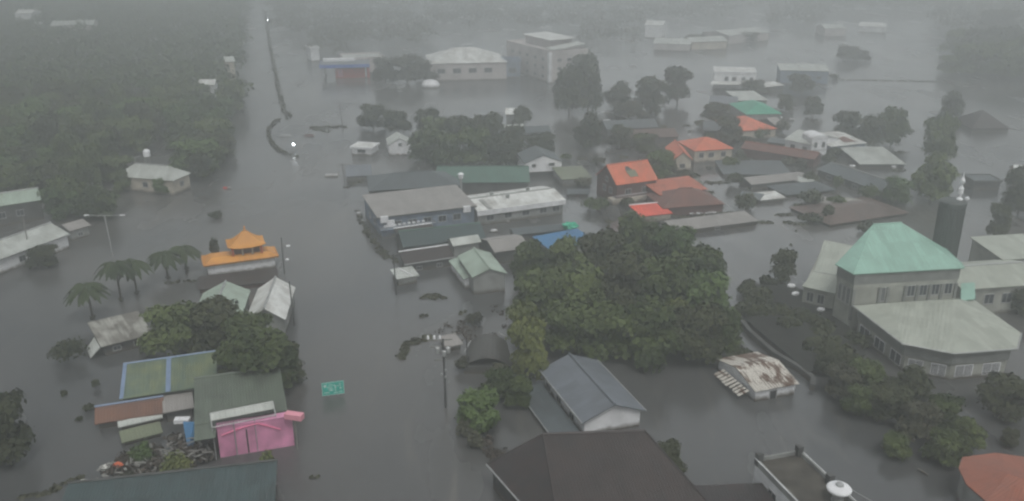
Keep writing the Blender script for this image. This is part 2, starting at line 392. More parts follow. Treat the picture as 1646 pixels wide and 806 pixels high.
def poly_roof(T, pts, ridge, near, z, mat, th=.16, name='roof'):
    """pts: eave vertices (ccw), ridge: list of 3-D points, near[i]: ridge index for eave vertex i"""
    r = MB(); n = len(pts)
    for i in range(n):
        j = (i + 1) % n; a, b = pts[i], pts[j]; ra, rb = ridge[near[i]], ridge[near[j]]
        f = [a, b, rb] if near[i] == near[j] else [a, b, rb, ra]
        r.slab(f, th)
    return r.build(name, mat, T)

# ------------------------------------------------------------------ foliage
def leaf_arrays(cents, rads, n, leaf, flat=.7, seed=0):
    g = np.random.default_rng(seed); cents = np.array(cents, float); rads = np.array(rads, float)
    wgt = (rads.prod(axis=1)) ** (2 / 3); k = g.choice(len(cents), n, p=wgt / wgt.sum())
    d = g.normal(size=(n, 3)); d /= np.linalg.norm(d, axis=1)[:, None]; d[:, 2] = np.where(d[:, 2] < -.3, -d[:, 2] * .8, d[:, 2])
    rr = (g.random(n) ** .35)[:, None] * g.uniform(.82, 1.14, (n, 1))
    P = cents[k] + d * rads[k] * rr
    nm = d + g.normal(size=(n, 3)) * .55; nm[:, 2] += .35; nm /= np.linalg.norm(nm, axis=1)[:, None]
    t = np.cross(nm, g.normal(size=(n, 3))); t /= np.linalg.norm(t, axis=1)[:, None]; b = np.cross(nm, t)
    return P, t, b, (leaf * g.uniform(.55, 1.35, n))[:, None]
def quads(P, t, b, s, sc=None):
    if sc is not None: t = t / sc; b = b / sc
    c = np.stack([P - t * s - b * s * .3, P - b * s * .75, P + t * s - b * s * .1, P + t * s * .5 + b * s * .7, P - t * s * .6 + b * s * .6], 1)
    return c.reshape(-1, 3)
def leaf_mesh(name, V):
    n = len(V) // 5; me = bpy.data.meshes.new(name)
    me.vertices.add(len(V)); me.vertices.foreach_set('co', V.astype(np.float32).ravel())
    me.loops.add(len(V)); me.loops.foreach_set('vertex_index', np.arange(len(V), dtype=np.int32))
    me.polygons.add(n); me.polygons.foreach_set('loop_start', (np.arange(n) * 5).astype(np.int32)); me.polygons.foreach_set('loop_total', np.full(n, 5, np.int32))
    me.update(calc_edges=True); me.validate()
    return me
def crown_clumps(seed, spread=.64, n=22):
    g = random.Random(seed); cs, rs = [], []
    for i in range(n):
        a = g.uniform(0, 6.283); rd = spread * math.sqrt(g.random()); zz = g.uniform(.18, .84) - .18 * rd
        q = g.uniform(.27, .42)
        cs.append((rd * math.cos(a), rd * math.sin(a), zz)); rs.append((q, q, q * g.uniform(.4, .6)))
    cs.append((0, 0, .66)); rs.append((.5, .5, .26)); cs.append((0, 0, .28)); rs.append((.72, .72, .26))
    return cs, rs
CROWN = []; TRUNK = []
for i in range(6):
    cs, rs = crown_clumps(100 + i, .62 if i < 4 else .5)
    sc = np.array([6.0, 6.0, 10.0])
    P, t, b, s = leaf_arrays(cs, rs, 6000, .36, seed=i)
    CROWN.append(leaf_mesh('crown', quads(P, t, b, s, sc)))
    k = MB(); k.tube((0, 0, -.25), (.01, 0, .4), .05, .035, 7)
    gg = random.Random(i)
    for c in cs[:7]: k.tube((.01, 0, .34), (c[0] * .8, c[1] * .8, c[2]), .025, .008, 5)
    me = bpy.data.meshes.new('trunk'); me.from_pydata(k.v, [], k.f); me.materials.append(M['bark']); TRUNK.append(me)
def crown_variant(i, mat, cache={}):
    key = (i, mat)
    if key not in cache:
        me = CROWN[i].copy(); me.materials.clear(); me.materials.append(M[mat]); cache[key] = me
    return cache[key]
tree_n = [0]
def tree(p, r, h, label, mat='leaf', group=None, name='tree', cat='tree'):
    i = tree_n[0] % 6; tree_n[0] += 1
    T = thing(name, label, cat, (p[0], p[1], 0), group)
    T.rotation_euler.z = random.uniform(0, 6.28); T.scale = (r, r, h)
    c = bpy.data.objects.new('crown', crown_variant(i, mat)); COL.objects.link(c); c.parent = T
    t = bpy.data.objects.new('trunk', TRUNK[i]); COL.objects.link(t); t.parent = T
    return T
def bush(p, r, h, label, mat='leaf', group=None, name='bush', cat='bush', n=1100, leaf=.26):
    g = random.Random(int(abs(p[0]) * 31 + abs(p[1]) * 17))
    cs, rs = [], []
    for i in range(7):
        a = g.uniform(0, 6.28); rd = r * .55 * math.sqrt(g.random()); q = r * g.uniform(.4, .6)
        cs.append((rd * math.cos(a), rd * math.sin(a), h * g.uniform(.3, .55))); rs.append((q, q, h * .45))
    P, t, b, s = leaf_arrays(cs, rs, n, leaf, seed=g.randint(0, 9999))
    P[:, 2] = np.abs(P[:, 2])
    me = leaf_mesh(name, quads(P, t, b, s)); me.materials.append(M[mat])
    o = bpy.data.objects.new(name, me); COL.objects.link(o); o.location = (p[0], p[1], 0)
    return tag(o, label, cat, group)
def foliage_mass(name, cents, rads, n, leaf, mat, label=None, kind='stuff', seed=3):
    P, t, b, s = leaf_arrays(cents, rads, n, leaf, seed=seed); P[:, 2] = np.abs(P[:, 2])
    me = leaf_mesh(name, quads(P, t, b, s)); me.materials.append(M[mat])
    o = bpy.data.objects.new(name, me); COL.objects.link(o)
    return tag(o, label, None, None, kind)

# ================================================================== LEFT OF THE HIGHWAY
BW, BG = M['white'], M['grey']
house('house', 'pale grey roofed house half hidden in the wood left of the highway', 'house', (184, 283), (278, 291), 3.6, M['r_pale'], M['cream'], W=7, kind='hip', rise=2.4,
      wins=[('f', .75, 2, 1.2, 1.1), ('f', .5, 2, 1.2, 1.1), ('r', .5, 2, 1.2, 1.1)], cap=M['steel'])
wt = at(237, 256, 5.5)
T = thing('water_tank', 'small white domed tank on a stand behind the pale house in the wood', 'water tank', (wt.x, wt.y, 0))
k = MB()
for a in (-.5, .5):
    for b in (-.5, .5): k.tube((wt.x + a, wt.y + b, -2), (wt.x + a, wt.y + b, 6.2), .07)
k.build('stand', M['steel'], T)
MB().lathe((wt.x, wt.y, 6.2), [(.8, 0), (.85, .1), (.85, 1.3), (.6, 1.6), (.15, 1.75)]).build('tank', M['white'], T)
house('house', 'dark walled house with pale green roof at the left edge under the trees', 'house', (-30, 336), (68, 321), 4.4, M['r_palegreen'], M['dgrey'], W=7, kind='x', rise=1.7,
      wins=[('f', .3, 2.2, 1.3, 1.2), ('f', .6, 2.2, 1.3, 1.2)], cap=M['steel'])
house('long_house', 'long white gabled building with pale roof at the left edge behind a utility pole', 'house', (-70, 442), (112, 376), 2.9, M['r_pale'], M['white'], W=9.5, kind='x', rise=1.6,
      wins=[('f', .55, 1.4, 1.2, 1), ('f', .75, 1.4, 1.2, 1), ('r', .5, 1.6, 1.2, 1)], cap=M['steel'], gutter=M['steel'])
house('shed', 'small grey shed behind the long white building on the left', 'shed', (112, 372), (146, 362), 2.2, M['r_grey'], M['grey'], W=5, kind='x', rise=.9, wins=[('f', .5, .9, 1, .7)])

# golden roofed gate hall
P0, u, v, Lg, W = frame_of((327, 424), (447, 408), 2.9, W=5.2)
def q(s, t, z): return P0 + u * s + v * t + Vector((0, 0, z - P0.z))
c0 = q(Lg / 2, W / 2, 0)
T = thing('temple_gate', 'white temple gate with golden tiled roof and raised pavilion, flooded to its top', 'temple gate', (c0.x, c0.y, 0))
k = MB(); k.hexa([q(.6, .6, -2), q(Lg - .6, .6, -2), q(Lg - .6, W - .6, -2), q(.6, W - .6, -2), q(.6, .6, 2.75), q(Lg - .6, .6, 2.75), q(Lg - .6, W - .6, 2.75), q(.6, W - .6, 2.75)])
k.build('wall', M['white'], T)
k = MB(); ee = [q(0, 0, 2.85), q(Lg, 0, 2.85), q(Lg, W, 2.85), q(0, W, 2.85)]; ii = [q(1.5, 1.3, 3.7), q(Lg - 1.5, 1.3, 3.7), q(Lg - 1.5, W - 1.3, 3.7), q(1.5, W - 1.3, 3.7)]
for a in range(4):
    b = (a + 1) % 4; k.slab([ee[a], ee[b], ii[b], ii[a]], .22)
k.slab([x + Vector((0, 0, -.01)) for x in ii], .2)
sr = k.build('skirt_roof', M['tileorange'], T)
k = MB()
for a in range(4):
    b = (a + 1) % 4; k.tube(ee[a] + Vector((0, 0, .05)), ee[b] + Vector((0, 0, .05)), .13, .13, 6)
k.build('tile_edge', M['tileorange'], sr)
cx = Lg * .60; hw, hd = 3.3, 2.3
for a in (-1, -.35, .35, 1):
    for b in (-1, 1):
        MB().tube(q(cx + a * (hw - .8), W / 2 + b * (hd - .7), 3.6), q(cx + a * (hw - .8), W / 2 + b * (hd - .7), 5.2), .17).build('column', M['orange'] if a in (-1, 1) else M['cream'], T)
MB().hexa([q(cx - 2.2, W / 2 - 1.1, 3.6), q(cx + 2.2, W / 2 - 1.1, 3.6), q(cx + 2.2, W / 2 + 1.1, 3.6), q(cx - 2.2, W / 2 + 1.1, 3.6)] + [q(cx - 2.2, W / 2 - 1.1, 5.1), q(cx + 2.2, W / 2 - 1.1, 5.1), q(cx + 2.2, W / 2 + 1.1, 5.1), q(cx - 2.2, W / 2 + 1.1, 5.1)]).build('pavilion_core', M['maroon'], T)
k = MB(); n = 6
def swoop(f, a, b):                       # curved hipped roof: f 0 at eave, 1 at apex
    e = 1 - f; lift = .45 * (abs(a) * abs(b)) ** 3 * e
    z = 5.15 + 2.5 * f ** 1.5 + lift
    return q(cx + a * (hw * e + .45 * f), W / 2 + b * hd * e, z)
rim = [(-1 + 2 * j / 6, -1) for j in range(6)] + [(1, -1 + 2 * j / 6) for j in range(6)] + [(1 - 2 * j / 6, 1) for j in range(6)] + [(-1, 1 - 2 * j / 6) for j in range(6)]
for i in range(n):
    for j in range(24):
        a, b = rim[j], rim[(j + 1) % 24]
        k.face([swoop(i / n, *a), swoop(i / n, *b), swoop((i + 1) / n, *b), swoop((i + 1) / n, *a)])
k.face([swoop(0, *a) - Vector((0, 0, .15)) for a in reversed(rim)])
for j in range(24):
    a, b = rim[j], rim[(j + 1) % 24]; k.face([swoop(0, *a) - Vector((0, 0, .15)), swoop(0, *b) - Vector((0, 0, .15)), swoop(0, *b), swoop(0, *a)])
pr = k.build('pavilion_roof', M['tileorange'], T)
MB().lathe(q(cx, W / 2, 7.6), [(.12, 0), (.28, .2), (.1, .45), (.2, .65), (.04, 1.0)], 10).build('finial', M['tileorange'], pr)
house('house', 'low maroon block standing in for the water reflection just below the golden gate', 'house', (318, 466), (448, 452), .9, M['r_brown'], M['maroon'], W=5.5, kind='shed', rise=.35)  # maroon reflection of the gate in the water, modelled as a low block
for (A, B, C, z, rise, rm, lab) in (((393, 517), (459, 514), (453, 463), 3.0, 2.0, 'r_white', 'whitish gabled building at the road edge, right of its twin behind the tree clump'),
                          ((302, 525), (385, 520), (384, 468), 2.8, 1.9, 'r_palegreen', 'pale green gabled building behind the tree clump, left of its whiter twin')):
    house('gabled_building', lab, 'building', A, B, z, M[rm], M['grey'], C=C, kind='y', rise=rise, wins=[('r', .3, 1.3, 1.1, .9), ('r', .7, 1.3, 1.1, .9)], cap=M['steel'], group='pair of gabled buildings')
b0 = at(458, 495, .8)
MB().box((b0.x + .4, b0.y, .3), (1.5, 1, 1.4), .2).build('air_conditioner', M['white']).update_tag()
tag(bpy.data.objects['air_conditioner'], 'small white box fixed beside the whitish gabled building at the road', 'equipment box')
T, q2, L2, W2 = house('metal_shed', 'long corrugated metal roof, streaked grey, between the shrub and the tree clump', 'shed', (162, 558), (246, 537), 1.8, M['r_corr'], M['dgrey'], C=(283, 493), kind='shed', rise=.8, oh=.5, wins=[('f', .3, .8, 1, .6), ('f', .7, .8, 1, .6)])
k = MB(); k.slab([q2(-1.6, .2, .4), q2(-.1, .1, 1.7), q2(-.1, W2 * .45, 2.0), q2(-1.4, W2 * .4, .6)], .1); k.build('side_flap', M['r_pale'], T)
# blue edged roof, rust roof, green roofs
T, q2, L2, W2 = house('roofed_market', 'yellow green roof with blue edging at the lower left', 'building', (192, 642), (350, 618), 2.6, M['r_yg'], M['dgrey'], D=(207, 590), kind='shed', rise=.5, cap=M['trim_blue'],
      wins=[('f', .2, 1.2, 1.3, 1), ('f', .5, 1.2, 1.3, 1)])
k = MB()
for s0, s1 in ((-.02, .45), (L2 * .46, L2 * .46 + .6)):
    k.slab([q2(s0, 0, 2.64), q2(s1, 0, 2.64), q2(s1, W2, 3.16), q2(s0, W2, 3.16)], .05)
k.build('blue_trim', M['trim_blue'], T)
house('rust_roof_shed', 'rust brown corrugated shed with a blue ridge beside the yellow green roof', 'shed', (152, 682), (264, 664), 1.0, M['r_brick'], M['dgrey'], W=2.3, kind='shed', rise=1.15, cap=M['trim_blue'])
house('awning', 'narrow pale awning just in front of the rust brown shed', 'awning', (190, 687), (262, 671), .7, M['r_pale'], M['grey'], W=1.0, kind='shed', rise=.25)
house('shed', 'small moss green flat shed beside the debris heap', 'shed', (196, 712), (262, 695), .7, M['r_olive'], M['grey'], W=2.4, kind='shed', rise=.3)
T, q2, L2, W2 = house('warehouse', 'dull grey green roof behind the pink sheet front', 'building', (312, 684), (462, 660), 4.0, M['r_gg'], M['dgrey'], D=(309, 615), kind='shed', rise=.5, wins=[('r', .3, 1.6, 1.2, 1)], cap=M['r_gg'])
MB().slab([q2(0, -3.0, 3.7), q2(2.3, -3.0, 3.7), q2(2.6, -.02, 3.98), q2(0, -.02, 3.98)], .1).build('roof_extension', M['r_gg'], T)
house('lean_to', 'flat grey lean-to between the rust brown shed and the grey green roof', 'shed', (262, 664), (312, 655), 1.6, M['r_grey'], M['dgrey'], W=4.5, kind='shed', rise=.4)
# lattice pergola
P0, u, v, Lg, W = frame_of((341, 688), (443, 668), 4.4, W=1.5)
def q(s, t, z): return P0 + u * s + v * t + Vector((0, 0, z - P0.z))
c0 = q(Lg / 2, W / 2, 0)
T = thing('pergola', 'white framed lattice canopy standing over the pink front', 'pergola', (c0.x, c0.y, 0))
for s_ in (0, .33, .66, 1): MB().tube(q(s_ * Lg, 0, 0), q(s_ * Lg, 0, 4.5), .07).build('post', M['steel'], T)
k = MB()
for a, b in ((q(0, 0, 4.45), q(Lg, 0, 4.45)), (q(0, W, 5.5), q(Lg, W, 5.5)), (q(0, 0, 4.45), q(0, W, 5.5)), (q(Lg, 0, 4.45), q(Lg, W, 5.5))): k.tube(a, b, .06, .06, 6)
k.build('frame', M['steel'], T)
MB().slab([q(0, W - .9, 5.0), q(Lg, W - .9, 5.0), q(Lg, W, 5.48), q(0, W, 5.48)], .05).build('canopy_sheet', M['r_pale'], T)
k = MB()
for i in range(22):
    s_ = Lg * (i + .5) / 22; k.tube(q(s_, .05, 4.4), q(s_, W - .8, 4.95), .035, .035, 4)
for i in range(5): k.tube(q(0, .1 + i * .14, 4.42 + i * .12), q(Lg, .1 + i * .14, 4.42 + i * .12), .03, .03, 4)
k.build('lattice', M['black'], T)
# pink front
P0, u, v, Lg, W = frame_of((348, 688), (469, 669), 4.1, W=.9)
def q(s, t, z): return P0 + u * s + v * t + Vector((0, 0, z - P0.z))
c0 = q(Lg / 2, W / 2, 0)
T = thing('pink_building_front', 'bright pink sheet metal front with a dark joint and a faint coral arch', 'building front', (c0.x, c0.y, 0))
k = MB(); k.hexa([q(0, 0, -2), q(Lg, 0, -2), q(Lg, W, -2), q(0, W, -2), q(0, 0, 4.1), q(Lg, 0, 4.1), q(Lg, W, 4.1), q(0, W, 4.1)])
for i in range(46):
    s_ = Lg * (i + .5) / 46; k.tube(q(s_, -.015, -.5), q(s_, -.015, 4.08), .045, .045, 4)
k.build('wall', M['pink'], T)
MB().hexa([q(-.08, -.1, 4.06), q(Lg + .08, -.1, 4.06), q(Lg + .08, W + .1, 4.06), q(-.08, W + .1, 4.06), q(-.08, -.1, 4.2), q(Lg + .08, -.1, 4.2), q(Lg + .08, W + .1, 4.2), q(-.08, W + .1, 4.2)]).build('coping', M['pink'], T)
MB().hexa([q(Lg * .37, -.09, .1), q(Lg * .37 + .16, -.09, .1), q(Lg * .37 + .16, .05, .1), q(Lg * .37, .05, .1), q(Lg * .37, -.09, 3.3), q(Lg * .37 + .16, -.09, 3.3), q(Lg * .37 + .16, .05, 3.3), q(Lg * .37, .05, 3.3)]).build('joint', M['dgrey'], T)
k = MB(); pv = None
for i in range(25):
    f = i / 24; p = q(Lg * (.05 + .78 * f), -.075, 3.0 + .9 * math.sin(min(1, f * 1.3) * math.pi * .5) - 2.2 * max(0, f - .62) * 1.6)
    if pv: k.tube(pv, p, .11, .11, 5)
    pv = p
k.build('arch_mark', M['pinkline'], T)
e0 = at(473, 670, 4.6)
T = thing('pink_box', 'small pale pink box standing at the right end of the pink front', 'box', (e0.x, e0.y, 0))
MB().box((e0.x, e0.y, 4.7), (2.2, .9, .7), -.25).build('box_body', M['pink2'], T); MB().tube((e0.x, e0.y, -2), (e0.x, e0.y, 4.4), .12).build('post', M['pole'], T)
# foreground teal roof
house('dark_teal_roof_building', 'large dark teal roof at the bottom edge below the pink front', 'building', (70, 880), (440, 835), 3.8, M['r_dteal'], M['dgrey'], C=(432, 752), kind='shed', rise=.8, cap=M['dgrey'])
# debris heap and what lies on it
cs, rs = [], []
g = random.Random(4)
for i in range(46):
    f = g.random(); a = at(175 + 165 * f + g.uniform(-10, 10), 775 - 65 * f + g.uniform(-28, 22), .5); cs.append((a.x, a.y, .5)); rs.append((1.1, .9, g.uniform(.5, 1.2)))
foliage_mass('debris_heap', cs, rs, 4200, .2, 'mud', 'brown heap of flood debris and broken branches piled against the dark teal roof')
k = MB()
for i in range(150):
    f = g.random(); a = at(160 + 180 * f + g.uniform(-8, 8), 782 - 75 * f + g.uniform(-28, 22), 1.2); an = g.uniform(0, 3.14); l_ = g.uniform(.3, 1.3)
    k.box((a.x, a.y, g.uniform(.8, 1.9)), (l_, g.uniform(.05, .3), .05), an)
tag(k.build('scrap_timber', M['pole']), 'scattered pale boards and scraps on the debris heap', kind='stuff')
for (px, py, m, r_, nm, lab, cat) in ((137, 777, 'sack', .55, 'sack', 'dirty white sack at the lower left end of the debris heap', 'sack'), (169, 752, 'sack', .5, 'sack', 'white sack on the debris heap just left of the orange bag', 'sack'),
                           (190, 748, 'orange', .45, 'plastic_bag', 'orange red bag on the debris heap', 'bag')):
    p = at(px, py, 1.0); tag(MB().blob((p.x, p.y, 1.0), (r_ * 1.3, r_, r_ * .7), 12, 8, .18).build(nm, M[m]), lab, cat)
p = at(292, 670, 3.0); tag(MB().box((p.x, p.y, 2.5), (1.8, .9, .5), .08).build('cooling_unit', M['white']), 'bright white box above the blue tarp', 'equipment box')
a, b, c, d = at(294, 678, 3.0), at(312, 678, 3.0), at(314, 714, .9), at(302, 724, .6)
tag(MB().slab([d, c, b, a], .08).build('blue_tarp', M['blue']), 'blue tarp hanging down beside the debris heap', 'tarp')
for (px, py, r_, h_, m, lab) in ((283, 745, 1.9, 2.0, 'leaf_y', 'yellow green plant growing out of the debris heap'), (432, 752, 1.0, 2.8, 'leaf_y', 'yellow green plant in front of the pink front at its right'),
                                 (228, 722, 1.6, 1.3, 'leaf_g', 'green creeper over the debris beside the moss green shed'), (205, 765, 1.4, 1.2, 'leaf_m', 'muddy bush at the left of the debris heap')):
    bush(at(px, py, 2.0), r_, h_ + 1.5, lab, m, n=900, leaf=.18, name='plant', cat='plant')
for (px, py, r_, h_, lab) in ((108, 583, 3.1, 3.6, 'dark green shrub in open water left of the metal shed'), (143, 662, .9, 1.2, 'small shrub at the corner of the rust brown shed'),
                              (155, 625, .55, 1.5, 'thin dark shrub standing in water left of the yellow green roof'), (103, 634, .7, .5, 'low dark shrub barely above water near the left edge tree'),
                              (347, 350, 1.6, 1.4, 'lone dark shrub in the water above the golden gate'), (345, 416, 1.1, 4.3, 'dark shrub growing behind the left end of the golden gate'),
                              (128, 675, .5, .4, 'tiny dark tuft left of the rust brown shed')):
    bush(at(px, py), r_, h_, lab, 'leaf_d', n=900 if r_ > 1 else 350, leaf=.22 if r_ > 1 else .14, name='shrub', cat='shrub')
GATE = bpy.data.objects['temple_gate']; GATE.location.z = -.45
# palms
def palm_mesh(seed):
    g = random.Random(seed); k = MB()
    for i in range(26):
        a = i * 2.4 + g.uniform(-.2, .2); el = g.uniform(-.1, .9); L_ = g.uniform(2.0, 2.7); pv = Vector((0, 0, 0)); z = 0; pr = None
        dx, dy = math.cos(a), math.sin(a)
        for j in range(9):
            f = j / 8; rr = L_ * f; zz = L_ * (el * f - (el + .75) * f * f * .9); p = Vector((dx * rr, dy * rr, zz)); wd = .5 * math.sin(math.pi * min(1, .15 + f * .8))
            cur = (p, Vector((-dy, dx, 0)) * wd)
            if pr:
                for sg in (1, -1):
                    k.face([pr[0], cur[0], cur[0] + cur[1] * sg - Vector((0, 0, wd * .7)) + Vector((dx, dy, 0)) * .12, pr[0] + pr[1] * sg * .75 - Vector((0, 0, wd * .5))])
            pr = cur
    return k
for i, ((cx_, cy_), (bx, by), lab) in enumerate((((137, 456), (150, 513), 'leftmost palm of the row, nearest the shrub'), ((182, 420), (196, 485), 'second palm from the left, crown touching the next one'),
                               ((216, 418), (221, 473), 'middle palm of the row of five'), ((264, 404), (271, 449), 'fourth palm from the left in the row'), ((296, 393), (300, 434), 'rightmost palm of the row, beside the golden gate'))):
    b0 = at(bx, by); hgt = (at(cx_, cy_ + 4, 0).y - b0.y) * 60 / at(cx_, cy_, 0).y
    T = thing('palm_tree', lab, 'palm tree', (b0.x, b0.y, 0), 'row of palms in the water')
    top = Vector((b0.x - .2, b0.y, hgt))
    k = MB(); k.tube(b0 - Vector((0, 0, 2)), b0 + Vector((-.1, 0, hgt * .5)), .22, .17); k.tube(b0 + Vector((-.1, 0, hgt * .5)), top, .17, .13); k.build('trunk', M['bark'], T)
    k = palm_mesh(i); k.v = [(a * 1.4 + top.x, b * 1.4 + top.y, c * 1.25 + top.z) for a, b, c in k.v]; k.build('crown', M['leaf_p'], T)
    bush(b0, .55, .7, 'dark tuft at the foot of the ' + ('leftmost palm', 'second palm', 'middle palm', 'fourth palm', 'rightmost palm')[i], 'leaf_m', n=200, leaf=.13, name='shrub', cat='shrub')

# poles and lamps
def pole(bx, by, tx, ty, r_, name, label, cat, m='pole', lean=True):
    b = at(bx, by); hgt = (at(tx, ty).y - b.y) * 60 / at(tx, ty).y; T = thing(name, label, cat, (b.x, b.y, 0))
    tp = Vector((b.x + (at(tx, ty, hgt).x - b.x), b.y, hgt)); MB().tube(b - Vector((0, 0, 2.5)), tp, r_, r_ * .7).build('pole', M[m], T)
    return T, b, tp
T, b, tp = pole(182, 412, 168, 347, .16, 'street_lamp', 'double armed pale street lamp standing above the row of palms', 'street lamp', 'steel')
for sg in (-1, 1):
    aa = MB().tube(tp, tp + Vector((sg * 3.0, 0, .12)), .08, .05, 6).build('arm', M['steel'], T)
    MB().box(tp + Vector((sg * 3.35, 0, .1)), (.9, .32, .16)).build('lamp_head', M['white'], aa)
pole(49, 415, 36, 346, .15, 'utility_pole', 'plain leaning pole in front of the long white building at left', 'utility pole')
T, b, tp = pole(457, 440, 452, 382, .13, 'utility_pole', 'dark pole with two white lamps at the right end of the golden gate', 'utility pole', 'dpole')
for dz, dx in ((-1.6, .9), (-4.2, .5)):
    MB().tube(tp + Vector((0, 0, dz)), tp + Vector((dx, 0, dz)), .05).build('bracket', M['dpole'], T); MB().blob(tp + Vector((dx + .2, 0, dz)), (.42, .3, .22), 10, 6, .05).build('lamp_head', M['white'], T)
pole(473, 524, 465, 452, .14, 'utility_pole', 'slim dark pole at the road edge beside the whitish gabled building', 'utility pole', 'dpole')
T, b, tp = pole(717, 655, 712, 545, .17, 'utility_pole', 'tall dark utility pole with transformers and crossarms on the right road edge', 'utility pole', 'dpole')
for dz, w_ in ((-.15, 3.2), (-1.1, 2.6), (-3.0, 1.6)):
    MB().box(tp + Vector((-.4, 0, dz)), (w_, .12, .12), .1).build('crossarm', M['pole'], T)
for i, dx in enumerate((-1.9, -1.1, -.4)): MB().lathe(tp + Vector((dx, 0, -.05)), [(.14, 0), (.2, .15), (.12, .3), (.18, .4), (.06, .55)], 8).build('insulator', M['white'], T)
for dx, dz in ((-.75, -1.9), (.6, -1.9), (.1, -2.4)): MB().lathe(tp + Vector((dx, -.1, dz)), [(.28, 0), (.32, .05), (.32, .7), (.2, .8), (.05, .85)], 12).build('transformer', M['steel'], T)
for dx, dz in ((.25, -4.4), (-.3, -5.0), (.2, -5.4)): MB().box(tp + Vector((dx, -.15, dz)), (.25, .2, .25)).build('meter_box', M['steel'], T)
T, b, tp = pole(638, 474, 632, 408, .13, 'utility_pole', 'dark pole in the water left of the brown roof with white ridge', 'utility pole', 'dpole')
MB().box(tp + Vector((0, 0, -.3)), (1.8, .1, .1)).build('crossarm', M['dpole'], T)
T, b, tp = pole(552, 208, 545, 164, .16, 'utility_pole', 'distant pole on the right road edge above the small white houses', 'utility pole', 'dpole')
MB().box(tp + Vector((0, 0, -.4)), (3, .12, .12)).build('crossarm', M['dpole'], T)
T, b, tp = pole(556, 300, 550, 262, .14, 'utility_pole', 'pole on the right road edge left of the grey warehouse', 'utility pole', 'dpole')
MB().box(tp + Vector((0, 0, -.4)), (2.4, .12, .12)).build('crossarm', M['dpole'], T)
pole(752, 600, 750, 540, .12, 'utility_pole', 'short dark pole beside the dark domed roof', 'utility pole', 'dpole')

# road sign
a, b = at(518, 637, .25), at(554, 632, .25); u = (b - a); Ls = u.length; u.normalize(); dn = Vector((u.y, -u.x, 0)); up = Vector((0, 0, 1)); hs_ = 1.95
c0 = (a + b) / 2
T = thing('road_sign', 'green highway sign with white marks, flooded up to its panel in mid road', 'road sign', (c0.x, c0.y, 0))
def sg(x0, x1, z0, z1, d0, d1, mb):
    mb.hexa([a + u * x - (-dn) * d + up * z for z in (z0, z1) for x, d in ((x0, d0), (x1, d0), (x1, d1), (x0, d1))][:4] + [a + u * x - (-dn) * d + up * z for z in (z1,) for x, d in ((x0, d0), (x1, d0), (x1, d1), (x0, d1))]); return mb
sg(0, Ls, 0, hs_, 0, .08, MB()).build('panel', M['signgreen'], T)
k = MB()
for x0, x1, z0, z1 in ((.04, Ls - .04, .03, .09), (.04, Ls - .04, hs_ - .09, hs_ - .03), (.03, .09, .09, hs_ - .09), (Ls - .09, Ls - .03, .09, hs_ - .09)): sg(x0, x1, z0, z1, .081, .095, k)
k.build('border', M['signwhite'], T)
k = MB()
marks = [(.28, .62, 1.28, 1.62), (.3, .95, .38, .5), (.95, 1.5, 1.5, 1.58), (.8, 1.45, .95, 1.03), (1.0, 1.5, .68, .8), (1.6, 1.8, 1.35, 1.5), (1.75, 1.9, .95, 1.35), (1.75, 1.9, .6, .8), (2.0, 2.6, 1.25, 1.33), (2.3, 2.6, 1.5, 1.62), (2.4, 2.6, .8, 1.05), (1.6, 2.1, .3, .4), (2.2, 2.7, .35, .45), (.7, 1.4, 1.2, 1.27)]
for x0, x1, z0, z1 in marks: sg(x0 * Ls / 3.0, x1 * Ls / 3.0, z0, z1, .082, .1, k)
k.build('markings', M['signwhite'], T)
for x in (.8, Ls - .8): MB().tube(a + u * x - dn * .1 - Vector((0, 0, 3)), a + u * x - dn * .1 + Vector((0, 0, 1.7)), .09).build('post', M['steel'], T)

# small things in the water on the highway
def spark(px, py, d, m, name, lab, cat, rz=0):
    p = at(px, py, d[2] / 2); T = thing(name, lab, cat, (p.x, p.y, 0)); MB().box((p.x, p.y, d[2] / 2 - .1), d, rz).build('body', M[m], T); return T, p
T, p = spark(362, 302, (.9, .5, .5), 'red', 'drifting_barrier', 'small red and white barrier drifting on the left side of the highway', 'barrier')
MB().box((p.x + .95, p.y, .16), (.95, .48, .48)).build('white_end', M['white'], T)
def cartop(px, py, m, lab, rz=0, s=1.0):
    p = at(px, py, .4); T = thing('submerged_van', lab, 'van', (p.x, p.y, 0)); ca = math.cos(rz)
    k = MB(); l_, w_ = 2.1 * s, .85 * s
    pts = [(-l_, -w_), (l_, -w_), (l_, w_), (-l_, w_)]; inn = [(-l_ * .85, -w_ * .8), (l_ * .8, -w_ * .8), (l_ * .8, w_ * .8), (-l_ * .85, w_ * .8)]
    rot = lambda x, y: (p.x + x * math.cos(rz) - y * math.sin(rz), p.y + x * math.sin(rz) + y * math.cos(rz))
    k.hexa([(*rot(*a_), -.8) for a_ in pts] + [(*rot(*a_), .15) for a_ in pts]); k.build('body', M[m], T)
    k = MB(); k.hexa([(*rot(*a_), .152) for a_ in pts] + [(*rot(*a_), .5) for a_ in inn]); k.build('roof', M[m], T)
    return T
cartop(533, 281, 'white', 'white van roof just above water at the right road edge', .1, .8)
cartop(404, 46, 'white', 'distant white van roof on the far left of the highway', 0, 1.5)
cartop(448, 47, 'white', 'distant white van roof on the far right of the highway', 0, 1.1)
cartop(459, 217, 'steel', 'grey van roof inside the loop of the median hedge', 0, .8)
cartop(497, 217, 'maroon', 'dull red van roof right of the median loop', 0, .7)
